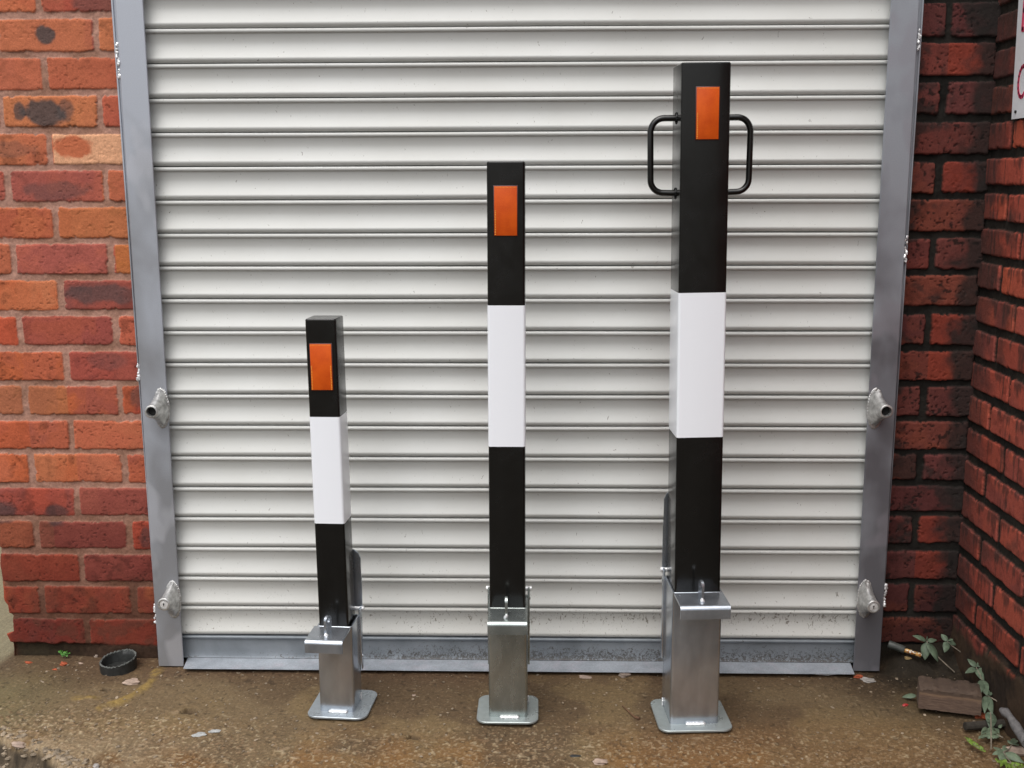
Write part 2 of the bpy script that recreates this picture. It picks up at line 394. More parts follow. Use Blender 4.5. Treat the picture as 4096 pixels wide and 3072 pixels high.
# bullet-lock housings: flared stub welded to the rail, tube mouth facing the street
def housing(wx, wz, mx, mz, locked, sgn, seed):
    m = MB(); rings = []; N = 24; L = .058
    rnd = random.Random(seed)
    prof_ = [(0, .0172, .045), (.06, .0167, .0425), (.2, .0163, .037), (.4, .0162, .028), (.65, .0157, .0205), (.85, .0154, .0162), (1, .0153, .0153)]
    for t, a, b_ in prof_:
        cx = wx+(mx-wx)*t; cz = wz+(mz-wz)*(t**.7); y = -.0298-L*t
        rings.append([(cx+a*math.cos(2*math.pi*k/N)*(1+(.05*math.sin(k*1.7+seed) if t < .3 else 0)), y, cz+b_*math.sin(2*math.pi*k/N)*(1+(.06*math.sin(k*2.3+seed) if t < .3 else 0))) for k in range(N)])
    yf = -.0298-L; ri = .0115
    rings.append([(mx+.0140*math.cos(2*math.pi*k/N), yf-.001, mz+.0140*math.sin(2*math.pi*k/N)) for k in range(N)])
    rings.append([(mx+ri*math.cos(2*math.pi*k/N), yf-.001, mz+ri*math.sin(2*math.pi*k/N)) for k in range(N)])
    d = .0015 if locked else .03
    rings.append([(mx+ri*.97*math.cos(2*math.pi*k/N), yf+d, mz+ri*.97*math.sin(2*math.pi*k/N)) for k in range(N)])
    m.loft(rings)
    h = m.build('lock_housing', CASTST, sh, angle=50)
    # weld fillet around the foot
    wm = MB()
    for k in range(40):
        a = 2*math.pi*k/40; q_ = rnd.uniform(.9, 1.25)
        wm.blob((wx+.0166*math.cos(a), -.0300, wz+.0438*math.sin(a)), .0028*q_, .0022, .0050*q_, seed*9+k, .2, 2)
    wm.build('weld_bead', CASTST, h, angle=70)
    if locked:
        c = MB(); yc = yf+.0015
        def disc(r0, r1, y0, y1):
            c.loft([[(mx+r*math.cos(2*math.pi*k/N), y, mz+r*math.sin(2*math.pi*k/N)) for k in range(N)] for r, y in ((r0, y0), (r1, y1))])
        disc(.0100, .0096, yc, yc-.0012); disc(.006, .0057, yc-.0012, yc-.0018)
        c.build('lock_barrel', WELD, h)
        kh = MB(); kh.box(mx-.0009, mx+.0009, yc-.0022, yc-.0015, mz-.0045, mz+.0015, 0); kh.tube([(mx, yc-.0015, mz+.001), (mx, yc-.0022, mz+.001)], .0019, 12)
        kh.build('keyhole', DARK, h)
    else:
        c = MB(); rr = .0113
        c.loft([[(mx+rr*math.cos(2*math.pi*k/N), yf+y_, mz+rr*math.sin(2*math.pi*k/N)) for k in range(N)] for y_ in (.012, .0285)])
        c.build('bore', DARK, h)
def Pm(px, py, y): v = onY(px, py, y); return v.x, v.z
YM = -.088
for (wx, wz), (mx, mz), lk, s_, sd_ in (
        ((-.8945, onY(642, 1633, -.03).z), Pm(604.7, 1647.5, YM), False, -1, 1),
        ((-.8945, onY(690, 2398, -.03).z), Pm(654.6, 2417.8, YM), True, -1, 2),
        ((.7825, onY(3503, 1634, -.03).z), Pm(3546, 1646, YM), False, 1, 3),
        ((.7845, onY(3464, 2395, -.03).z), Pm(3495, 2428, YM), True, 1, 4)):
    housing(wx, wz, mx, mz, lk, s_, sd_)
hd = MB(); hd.rbox(-1.02, .92, -.16, .20, 2.28, 2.62, .01); hd.build('shutter_box', GUIDE, sh)
bp_ = MB(); bp_.box(-.90, .80, .012, .018, .0, 2.28, 0); bp_.build('backing_sheet', DARK, sh)
# ---------------------------------------------------------------- brick walls
def bricks(U, V, rowz, joints, bh, base, mort, seed, spec=None, special=None, jr=.0062, warp=.0022, pits=.5, jd=.0036, amb=1.0, tint=0.0):
    """U,V grids (m). rowz: ascending brick-bottom heights. joints(row)->list of joint centres.
    returns recess (0 at brick face, positive inwards) and colour"""
    wu = (fbm(U, V, .02, seed, 3)-.5)*2*warp; wv = (fbm(U, V, .025, seed+50, 3)-.5)*2*warp
    u = U+wu; v = V+wv
    rowz = np.array(rowz); row = np.clip(np.searchsorted(rowz, v)-1, 0, len(rowz)-1)
    b = v-rowz[row]
    top = np.minimum(np.append(rowz[1:], rowz[-1]+.085)[row]-rowz[row]-.0125, bh)
    d = np.full(u.shape, 1.0); bid = np.zeros(u.shape); 
    L0 = np.full(u.shape, -9.); L1 = np.full(u.shape, 9.)
    for r in range(len(rowz)):
        mk = row == r
        if not mk.any(): continue
        js = np.array(sorted(joints(r))); uu = u[mk]
        k = np.clip(np.searchsorted(js, uu), 1, len(js)-1)
        a0 = js[k-1]+jr; a1 = js[k]-jr
        L0[mk] = a0; L1[mk] = a1; bid[mk] = k
    # size jitter per brick
    j = lambda s: hsh(row*7.0+3, bid*13.0+1, seed+s)
    L0 = L0+(j(1)-.5)*.004; L1 = L1+(j(2)-.5)*.004
    bb0 = (j(3)-.5)*.003; bt = top+(j(4)-.5)*.003
    dx = np.minimum(u-L0, L1-u); dz = np.minimum(b-bb0, bt-b)
    rc = .005+.004*j(5)
    qx = rc-dx; qz = rc-dz
    d = rc-np.where((qx > 0) & (qz > 0), np.hypot(np.maximum(qx, 0), np.maximum(qz, 0)), np.maximum(qx, qz))
    chip = sm(.62, .8, fbm(U, V, .016, seed+90, 3))
    d = d-.0035*chip+(vn(U, V, .004, seed+7)-.5)*.0016
    m = sm(-.0002, .0022, d)
    face = (fbm(U, V, .05, seed+3, 4)-.5)*.0022+(j(6)-.5)*.0025+ (vn(U, V, .006, seed+9)-.5)*.0006
    pit = sm(.76, .84, vn(U*1.0, V*1.3, .0055, seed+21))*pits*(fbm(U, V, .04, seed+5, 2) > .48)
    face = face+pit*.0016 + .0012*(1-sm(0, .006, d))
    rec = (1-m)*(jd+(fbm(U, V, .03, seed+33, 4)-.5)*.006)+m*face
    # colours
    nb = len(base); bi = np.floor(j(10)*nb*.999).astype(int); b2 = np.floor(j(11)*nb*.999).astype(int)
    B = lin(np.array(base)*(1-tint)+np.array((160, 112, 96))*tint)
    c = mix(B[bi], B[b2], sm(.4, .62, fbm(U+j(12), V, .06, seed+60, 3))*.6)
    if tint: c = mix(c, B[b2], .45*sm(.50, .56, vn(U+(fbm(U, V, .02, seed+62, 2)-.5)*.01, row*.37, .075, seed+63)))
    c = c*(.86+.28*j(13))[..., None]
    c = c*(1-.35*sm(.55, .75, fbm(U, V, .03, seed+61, 4)))[..., None]
    c = mix(c, c*1.25, sm(.005, .001, np.abs(d-.002))*.5)
    c = mix(c, c*.35, pit)
    if special: c = special(c, u, b, row, bid, L0, L1, top, U, V)
    M_ = lin(mort); mc = mix(M_[0]+0*c, M_[1]+0*c, sm(.35, .65, fbm(U, V, .07, seed+80, 4)))
    mc = mc*(.85+.3*vn(U, V, .005, seed+81))[..., None]
    return rec, mix(mc, c, m)*amb, m, row, bid
def grid(u, v): return np.meshgrid(u, v)
def rng(a, b, s): return np.linspace(a, b, max(2, int(round(abs(b-a)/s))+1))
# left pier ------------------------------------------------------
LB = [1.5595-.0849*i for i in range(18, -13, -1)]     # brick bottoms, ascending; list index 18-i
def ljoint(r):
    i = 18-r
    return [-1.83, -1.607, -1.372, -1.137, -.900, -.66] if i % 2 == 0 else [-1.95, -1.713, -1.478, -1.243, -1.0125, -.78]
LPAL = [(184, 98, 66), (178, 84, 62), (158, 80, 66), (190, 110, 70), (176, 72, 50), (182, 90, 62), (150, 72, 62), (188, 92, 52)]
def lspecial(c, u, b, row, bid, L0, L1, top, U, V):
    i = 18-row; N = fbm(U, V, .03, 301, 4)
    def ell(cu, cz, ru, rz): return np.sqrt(((U-cu)/ru)**2+((V-cz)/rz)**2)+(N-.5)*.9
    def W(px, py): q = onY(px, py, .02); return q.x, q.z
    # pale salt-bloomed brick
    cu, cz = W(360, 600)
    inb = (i == 4) & (U > -1.13)
    pale = lin((214, 160, 124)); inner = sm(1.15, .8, ell(*W(292, 592), .05, .026))
    c = np.where(inb[..., None], mix(pale*(.85+.3*vn(U, V, .004, 9))[..., None], lin((186, 105, 72))+0*c, inner), c)
    for (row_, x0, x1, col, s_) in ((1, -1.24, -1.02, (196, 112, 72), .8), (3, -1.25, -1.02, (196, 122, 74), .75), (6, -1.13, -.8, (186, 116, 66), .85), (5, -1.25, -1.02, (160, 82, 72), .7), (5, -1.02, -.8, (190, 108, 66), .7), (7, -1.0, -.8, (196, 118, 52), .9), (11, -1.36, -1.14, (170, 108, 66), .85), (6, -1.36, -1.14, (188, 84, 50), .6), (2, -1.36, -1.14, (196, 112, 76), .6), (2, -1.13, -.8, (180, 92, 64), .6), (8, -1.13, -.8, (122, 66, 62), .75), (9, -1.36, -1.24, (186, 80, 46), .7), (10, -1.13, -.8, (136, 62, 60), .7), (9, -1.24, -1.02, (150, 66, 60), .7), (7, -1.24, -1.02, (166, 86, 76), .6), (12, -1.36, -1.24, (196, 88, 46), .7), (0, -1.36, -1.14, (196, 104, 68), .6), (0, -1.13, -.8, (142, 70, 60), .6), (13, -1.13, -.8, (176, 90, 70), .6), (15, -1.36, -1.2, (150, 96, 70), .6)):
        if row_ == 11: pass
        mk = (i == row_) & (U > x0) & (U < x1)
        c = np.where(mk[..., None], mix(c, lin(np.array(col)*.85+np.array((160, 112, 96))*.15)*(.85+.3*N)[..., None], s_*.7), c)
    dark = lin((72, 68, 68))
    for (px, py, ru, rz, s_) in ((182, 140, .021, .019, .9), (180, 448, .050, .028, .9), (262, 440, .022, .026, .6), (78, 448, .013, .022, .8), (270, 345, .05, .03, .0),
                                 (430, 1175, .10, .022, .55), (395, 1170, .06, .03, .3), (225, 2065, .028, .028, .7), (10, 2050, .03, .028, .7), (560, 1590, .03, .03, .5), (215, 760, .085, .022, .45), (430, 1450, .06, .02, .3), (590, 2150, .02, .03, .6), (560, 1700, .02, .02, .0), (400, 20, .07, .02, .5), (50, 600, .05, .02, .35)):
        cu, cz = W(px, py); c = mix(c, dark+0*c, s_*sm(1.15, .75, ell(cu, cz, ru, rz)))
    # the lowest courses are damp and sooty
    low = sm(.62, .10, V+(N-.5)*.12)
    c = mix(c, c*np.array([.34, .24, .25]), low*.95)
    return c
def lwall_part(u, v, y0, seed=11):
    U, V = grid(u, v)
    rec, col, m, row, bid = bricks(U, V, LB, ljoint, .0725, LPAL, [(168, 128, 112), (150, 112, 94)], seed, special=lspecial, pits=.6, amb=.93, tint=.18)
    low = sm(.55, .08, V+(fbm(U, V, .1, 77, 3)-.5)*.25)
    col = mix(col, col*np.array([.42, .34, .28]), low*(1-m)*.95)
    lw2 = sm(.30, .04, V+(fbm(U, V, .05, 79, 3)-.5)*.12); col = mix(col, col*.62, lw2*(1-m)); sme = lw2*sm(.46, .62, fbm(U, V, .035, 83, 4)); col = mix(col, lin((84, 50, 38))+0*col, sme*.55)
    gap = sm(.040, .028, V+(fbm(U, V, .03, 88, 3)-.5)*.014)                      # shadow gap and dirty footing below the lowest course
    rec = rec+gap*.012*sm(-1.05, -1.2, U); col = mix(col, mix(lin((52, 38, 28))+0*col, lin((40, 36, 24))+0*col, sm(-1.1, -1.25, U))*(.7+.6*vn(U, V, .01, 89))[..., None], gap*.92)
    up = V > 1.62
    P = np.stack([U, y0+rec, V], -1)
    return P, col, V
XE = -1.345
u = rng(XE, -.885, .0019); v = rng(-.02, 1.66, .0019)
P, C_, V = lwall_part(u, v, .02)
# ragged end of the pier: slide the outermost vertices sideways, with the broken arris near the foot
def endx(z):
    e = .0035*(fbm(z*0+.3, z, .03, 5, 4)-.5)*2
    e = e+.028*sm(.118, .108, z)*sm(.058, .070, z)+.012*sm(.150, .135, z)*sm(.1, .12, z)+.006*sm(.06, .04, z)
    return e
e = endx(P[:, 0, 2])
fall = np.exp(-(u-XE)/.012)[None]
P[:, :, 0] += e[:, None]*fall
P[:, :, 1] += .012*np.exp(-(u-XE)/.004)[None]*(.5+.5*vn(P[:, :, 0], P[:, :, 2], .02, 3))
C_ = mix(C_, lin((190, 84, 50))+0*C_, .6*np.exp(-(u-XE)/.006)[None]*(P[:, :, 2] < .2))
parts = [(P, C_)]
P2, C2, _ = lwall_part(rng(XE, -.885, .012), rng(1.66, 2.5, .008), .02); parts.append((P2, C2))
# return face going back from the end of the pier
def side_joint(r): return [(-.2+.2375*k+(.119 if r % 2 else 0)) for k in range(16)]
us = rng(0, 2.6, .009); vs2 = rng(-.08, 2.5, .009); US, VS = grid(us, vs2)
rc, cs, _, _, _ = bricks(US, VS, LB, side_joint, .0725, LPAL, [(168, 128, 112), (150, 112, 94)], 31)
ys = P[:, 0, 1]; 
PS = np.stack([XE+.004+rc, .03+US, VS], -1); ex = endx(VS[:, :1])*np.exp(-US/.03); PS[..., 0] += ex
cs = mix(cs, cs*np.array([.6, .5, .5]), sm(.4, .05, VS)*.8)
parts.append((PS[:, ::-1], cs[:, ::-1]))
lw = sheets('brick_wall', parts, BRICK)
tag(lw, 'orange and red brick wall with pinkish mortar left of the shutter', 'brick wall')
# right pier (recess between shutter and side wall) ---------------
RB = [.0485, .131, .2165, .3075, .3889, .4675, .5435, .6259, .7123, .7968, .8889, .976, 1.0636, 1.1497, 1.2369, 1.3259, 1.4125, 1.4972, 1.583]+[1.583+.086*k for k in range(1, 12)]
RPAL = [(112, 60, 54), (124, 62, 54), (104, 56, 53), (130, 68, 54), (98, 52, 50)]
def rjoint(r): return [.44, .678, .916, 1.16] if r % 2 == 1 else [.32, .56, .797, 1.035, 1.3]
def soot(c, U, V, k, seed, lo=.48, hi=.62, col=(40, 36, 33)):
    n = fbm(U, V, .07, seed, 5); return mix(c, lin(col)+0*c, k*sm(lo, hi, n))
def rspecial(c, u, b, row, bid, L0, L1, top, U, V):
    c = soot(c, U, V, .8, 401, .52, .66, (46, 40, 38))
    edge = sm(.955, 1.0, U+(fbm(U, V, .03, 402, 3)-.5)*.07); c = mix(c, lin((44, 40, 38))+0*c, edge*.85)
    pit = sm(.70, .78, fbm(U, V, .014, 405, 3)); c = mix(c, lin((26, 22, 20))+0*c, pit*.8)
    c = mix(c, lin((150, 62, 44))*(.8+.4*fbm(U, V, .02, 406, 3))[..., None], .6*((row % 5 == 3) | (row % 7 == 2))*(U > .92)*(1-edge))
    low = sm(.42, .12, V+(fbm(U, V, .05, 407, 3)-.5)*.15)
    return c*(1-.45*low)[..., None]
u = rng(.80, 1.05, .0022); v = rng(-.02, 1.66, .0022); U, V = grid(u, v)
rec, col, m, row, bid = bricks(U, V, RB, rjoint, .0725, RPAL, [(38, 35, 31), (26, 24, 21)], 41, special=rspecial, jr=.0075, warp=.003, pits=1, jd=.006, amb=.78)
gap = sm(.045, .02, V); col = mix(col, lin((34, 28, 20))+0*col, gap)
P = np.stack([U, .03+rec*1.2, V], -1)
parts = [(P, col)]
u = rng(.80, 1.05, .012); v = rng(1.66, 2.5, .009); U, V = grid(u, v)
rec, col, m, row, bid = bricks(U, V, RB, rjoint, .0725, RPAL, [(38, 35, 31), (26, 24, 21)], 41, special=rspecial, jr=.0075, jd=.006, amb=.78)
parts.append((np.stack([U, .03+rec, V], -1), col))
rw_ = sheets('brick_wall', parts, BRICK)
tag(rw_, 'narrow strip of dark sooty brick wall right of the shutter, facing the camera', 'brick wall')
# side wall running towards the camera ----------------------------
SB = [1.325-.0787*i for i in range(17, -14, -1)]
def sjoint(r):
    i = 17-r                       # coordinates: s = -y
    o_ = .088 if i % 2 else .175
    return [o_-.24*2, o_-.24]+[o_+.24*k for k in range(12)]
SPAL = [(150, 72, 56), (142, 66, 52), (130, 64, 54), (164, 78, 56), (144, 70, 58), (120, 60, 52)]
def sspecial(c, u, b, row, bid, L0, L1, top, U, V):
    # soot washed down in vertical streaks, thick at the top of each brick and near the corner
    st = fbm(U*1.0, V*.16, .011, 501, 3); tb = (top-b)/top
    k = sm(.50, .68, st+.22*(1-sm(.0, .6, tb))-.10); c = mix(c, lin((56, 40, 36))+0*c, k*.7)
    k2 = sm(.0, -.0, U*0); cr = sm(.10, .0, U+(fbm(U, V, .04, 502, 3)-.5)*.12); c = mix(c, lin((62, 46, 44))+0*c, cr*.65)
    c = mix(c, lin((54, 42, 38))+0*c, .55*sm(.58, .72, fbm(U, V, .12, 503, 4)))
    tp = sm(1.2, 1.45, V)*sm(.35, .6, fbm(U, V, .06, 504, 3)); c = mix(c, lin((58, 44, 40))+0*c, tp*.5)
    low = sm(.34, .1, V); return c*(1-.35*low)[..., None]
def swall(s, v, k=1):
    U, V = grid(s, v)
    rec, col, m, row, bid = bricks(U, V, SB, sjoint, .0610, SPAL, [(36, 32, 27), (24, 22, 19)], 51, special=sspecial, jr=.006, warp=.0024, pits=.15, jd=.006, amb=1.2)
    # rough brown haunching along the foot
    n = fbm(U, V, .06, 61, 4); hz = .10+.05*sm(.05, .5, U)+(n-.5)*.07
    h = sm(hz+.015, hz-.015, V)
    col = mix(col, mix(lin((40, 31, 24))+0*col, lin((60, 46, 34))+0*col, sm(.4, .6, n)), h)
    rec = rec*(1-h)-h*(.002+.008*sm(hz, -.02, V)+.006*(n-.5))
    return np.stack([1.0245+rec, -U, V], -1)[:, ::-1], col[:, ::-1]
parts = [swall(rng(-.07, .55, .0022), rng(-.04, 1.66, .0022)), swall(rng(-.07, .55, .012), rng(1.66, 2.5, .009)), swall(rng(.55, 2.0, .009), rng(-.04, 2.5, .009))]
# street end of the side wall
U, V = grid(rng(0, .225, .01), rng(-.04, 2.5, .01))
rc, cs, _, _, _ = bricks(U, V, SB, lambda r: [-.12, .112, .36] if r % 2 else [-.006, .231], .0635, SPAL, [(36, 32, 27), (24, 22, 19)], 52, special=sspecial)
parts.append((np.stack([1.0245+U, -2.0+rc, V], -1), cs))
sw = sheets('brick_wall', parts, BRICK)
tag(sw, 'red brick side wall with black mortar running towards the camera at the right edge', 'brick wall')
# ---------------------------------------------------------------- ground
def ground_fn(X, Y_):
    n1 = fbm(X, Y_, .35, 700, 5); n2 = fbm(X, Y_, .06, 710, 4); n3 = vn(X, Y_, .006, 720); n4 = vn(X, Y_, .0035, 725)
    z = (n1-.5)*.010+(n2-.5)*.0035+(n3-.5)*.0012
    z = z*sm(-.0, -.12, Y_-.02) + (n2-.5)*.002
    c0 = lin((124, 104, 78)); c1 = lin((104, 84, 62)); c2 = lin((134, 112, 80))
    c = mix(c0+0*X[..., None], c1+0*X[..., None], sm(.42, .6, fbm(X, Y_, .28, 731, 4)))
    c = mix(c, c2+0*c, sm(.5, .65, fbm(X, Y_, .16, 733, 4))*.7)
    c = mix(c, lin((142, 100, 54))+0*c, .7*sm(-.25, -.5, Y_)*sm(.4, .6, fbm(X, Y_, .2, 735, 4)))
    # orange-brown rust tone lower right, olive algae left
    c = mix(c, lin((132, 96, 60))+0*c, .5*sm(.1, .5, X)*sm(-.2, -.45, Y_))
    c = mix(c, lin((118, 112, 80))+0*c, .55*sm(-1.0, -1.3, X))
    # damp brown dirt close to the wall foot
    dirt = sm(-.16, .0, Y_+(n1-.5)*.12)
    c = mix(c, lin((92, 66, 50))+0*c, dirt*.65)
    crn = sm(.55, 1.0, X+(n1-.5)*.3)*sm(-.40, -.12, Y_+(n2-.5)*.1)  # right corner: mostly occlusion shade painted into the colour, with some algae
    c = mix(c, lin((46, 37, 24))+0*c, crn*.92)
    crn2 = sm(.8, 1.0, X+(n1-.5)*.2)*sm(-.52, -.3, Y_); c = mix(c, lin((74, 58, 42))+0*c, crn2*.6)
    # exposed aggregate, more of it lower left
    ag = sm(-.24, -.42, Y_+(n1-.5)*.1)*.6+.8*sm(-.55, -1.05, X-.3*(Y_+.4))*sm(-.16, -.34, Y_)
    ag = np.clip(ag, .10, 1)
    for s_, th, seed, pc in ((.0046, .80, 741, (176, 150, 118)), (.010, .90, 743, (182, 158, 130)), (.0068, .86, 745, (200, 182, 152)), (.0050, .84, 747, (154, 124, 96)), (.0055, .84, 748, (96, 74, 52))):
        q = vn(X+(n4-.5)*.002, Y_*1.0, s_, seed); k = sm(th-.12*ag, th-.12*ag+.08, q)*np.clip(.25+ag, 0, 1)
        c = mix(c, lin(pc)+0*c, k*.6); z = z+k*.0010
    pk = sm(.80, .88, vn(X, Y_, .008, 751)); c = mix(c, c*.5, pk*.7); z = z-pk*.0016
    # lighter worn nose of the slab lower left
    wx = sm(-.55, -1.0, X)*sm(-.30, -.46, Y_); c = mix(c, lin((168, 146, 118))+0*c, wx*.55*sm(.35, .6, n2))
    # yellowish mortar smear by the left rail foot
    pl_ = [onZ(*q) for q in ((632, 2682), (600, 2728), (540, 2775), (475, 2805), (400, 2828))]; dd = np.full(X.shape, 9.)
    for a_, b_ in zip(pl_[:-1], pl_[1:]):
        ex_, ey_ = b_.x-a_.x, b_.y-a_.y; tt = np.clip(((X-a_.x)*ex_+(Y_-a_.y)*ey_)/(ex_*ex_+ey_*ey_), 0, 1)
        dd = np.minimum(dd, np.hypot(X-a_.x-tt*ex_, (Y_-a_.y-tt*ey_)*.8))
    q = onZ(352, 2792); dd = np.minimum(dd, np.hypot((X-q.x)*.45, Y_-q.y))
    k = sm(.021, .006, dd+(n2-.5)*.030)*(.35+.65*sm(.35, .6, fbm(X, Y_, .018, 777, 3))); c = mix(c, lin((166, 138, 78))+0*c, k*.75); z = z+k*.0025
    # small potholes in the concrete
    for (px, py, r_) in ((755, 2838, .016), (428, 2758, .010), (1655, 2945, .012), (2520, 2715, .008)):
        q = onZ(px, py); k = sm(1.15, .6, np.hypot((X-q.x)/r_/1.3, (Y_-q.y)/r_)+(n3-.5)*.5); z = z-k*.010; c = mix(c, lin((66, 50, 36))+0*c, k*.7)
    # mound of soil in the corner
    z = z+.046*sm(.835, .90, X)*sm(-.075, .03, Y_)+.010*sm(.93, 1.02, X)*sm(-.45, -.1, Y_)+(n2-.5)*.01*crn
    c = mix(c, lin((34, 28, 18))+0*c, .9*sm(.78, .86, X+(n2-.5)*.08)*sm(-.16, -.02, Y_+(n2-.5)*.06))
    # broken front edge; lower road surface in front of it
    ex = np.interp(X, [-3, -1.35, -1.164, -1.059, -.975, -.7, 0, 3], [-.30, -.335, -.388, -.44, -.512, -.60, -.66, -.70])+(fbm(X, Y_, .07, 760, 4)-.5)*.05
    dn = sm(.010, -.028, Y_-ex); z = z-dn*.055
    ed = sm(.035, .005, np.abs(Y_-ex-.012))*sm(-.6, -.95, X); c = mix(c, lin((178, 156, 130))+0*c, .65*ed*sm(.4, .7, vn(X, Y_, .012, 765)))
    rd = mix(lin((100, 86, 70))+0*c, lin((70, 60, 48))+0*c, sm(.4, .6, n2))*(.7+.6*n4)[..., None]; c = mix(c, rd, sm(.12, .4, dn))
    c = c*np.array([.63, .635, .605])
    return z, c
gx = np.concatenate([np.linspace(-400, -60, 6)[:-1], np.linspace(-60, -6, 14)[:-1], np.linspace(-6, -1.5, 60)[:-1], rng(-1.5, 1.04, .0021), np.linspace(1.04, 6, 40)[1:], np.linspace(6, 60, 14)[1:], np.linspace(60, 400, 6)[1:]])
gy = np.concatenate([np.linspace(-400, -60, 6)[:-1], np.linspace(-60, -4, 16)[:-1], np.linspace(-4, -.66, 60)[:-1], rng(-.66, .06, .0021), np.linspace(.06, 4, 60)[1:], np.linspace(4, 60, 16)[1:], np.linspace(60, 400, 6)[1:]])
X, Y_ = grid(gx, gy); z, c = ground_fn(X, Y_)
# pale concrete yard behind the end of the left wall
bk = sm(-1.33, -1.36, X)*sm(-.1, .1, Y_); c = mix(c, (lin((128, 122, 98))*(.8+.4*fbm(X, Y_, .02, 790, 3))[..., None]), bk*.9)
g = sheets('ground', [(np.stack([X, Y_, z-.002], -1), c)], GROUND); tag(g, kind='structure')
# loose grit
def hz(x, y):
    zz, _ = ground_fn(np.array([[x]]), np.array([[y]])); return float(zz[0, 0])-.002
gm = MB(); rnd = random.Random(5); n = 1300
qx = []; 
for k in range(n):
    x = rnd.uniform(-1.3, 1.0); y = -.60+.58*rnd.random()**1.6
    if x > -.3 and rnd.random() < .25: x = -1.2+rnd.random()*.6
    qx.append((x, y))
qa = np.array(qx); zz, _ = ground_fn(qa[None, :, 0], qa[None, :, 1])
for k, (x, y) in enumerate(qx):
    s_ = rnd.choice((.0010, .0013, .0013, .0018, .0024, .0032)); gm.blob((x, y, zz[0, k]-.001+s_*.15), s_*rnd.uniform(.8, 1.6), s_, s_*.55, k, .5, 1, rnd.uniform(0, 3))
for k in range(110):
    x = -1.22+.30*rnd.random(); ey = float(np.interp(x, [-3, -1.35, -1.164, -1.059, -.975, -.7], [-.30, -.335, -.388, -.44, -.512, -.60])); y = ey+rnd.uniform(-.03, .045)
    s_ = rnd.uniform(.0025, .0075); gm.blob((x, y, hz(x, y)), s_*rnd.uniform(.8, 1.5), s_, s_*.6, k+5000, .5, 2, rnd.uniform(0, 3))
GRIT = m_plain('grit_stone', (.22, .175, .125), .85, 0, .5, 40, .2, .3)
tag(gm.build('grit', GRIT), 'fine pale grit strewn over the brown concrete', 'grit', kind='stuff')
# ---------------------------------------------------------------- bollards
def m_reflect():
    m, nt, b = newmat('reflector_orange'); co = objco(nt)
    v = nd(nt, 'ShaderNodeTexVoronoi', Scale=420); nt.links.new(co, v.inputs['Vector'])
    n = noise(nt, 30, 3, .5, co)
    c = mixc(nt, (.50, .062, .003), (.60, .090, .005), ramp(nt, n, [(.35, 0.0), (.65, 1.0)]))
    c = mixc(nt, c, (.66, .11, .008), ramp(nt, v.outputs['Distance'], [(.15, .35), (.5, 0.0)]))
    nt.links.new(c, b.inputs['Base Color']); b.inputs['Roughness'].default_value = .45
    b.inputs['Specular IOR Level'].default_value = .25
    nt.links.new(bump(nt, v.outputs['Distance'], .35, .0004), b.inputs['Normal']); return m
REF = m_reflect()
RIB = m_plain('reflector_rib', (.95, .36, .05), .15, 0, .3, 500, 0)  # reflector cell ribs, coloured bright to stand in for edge highlights
RFR = m_plain('reflector_backing', (.05, .012, .012), .4, 0)
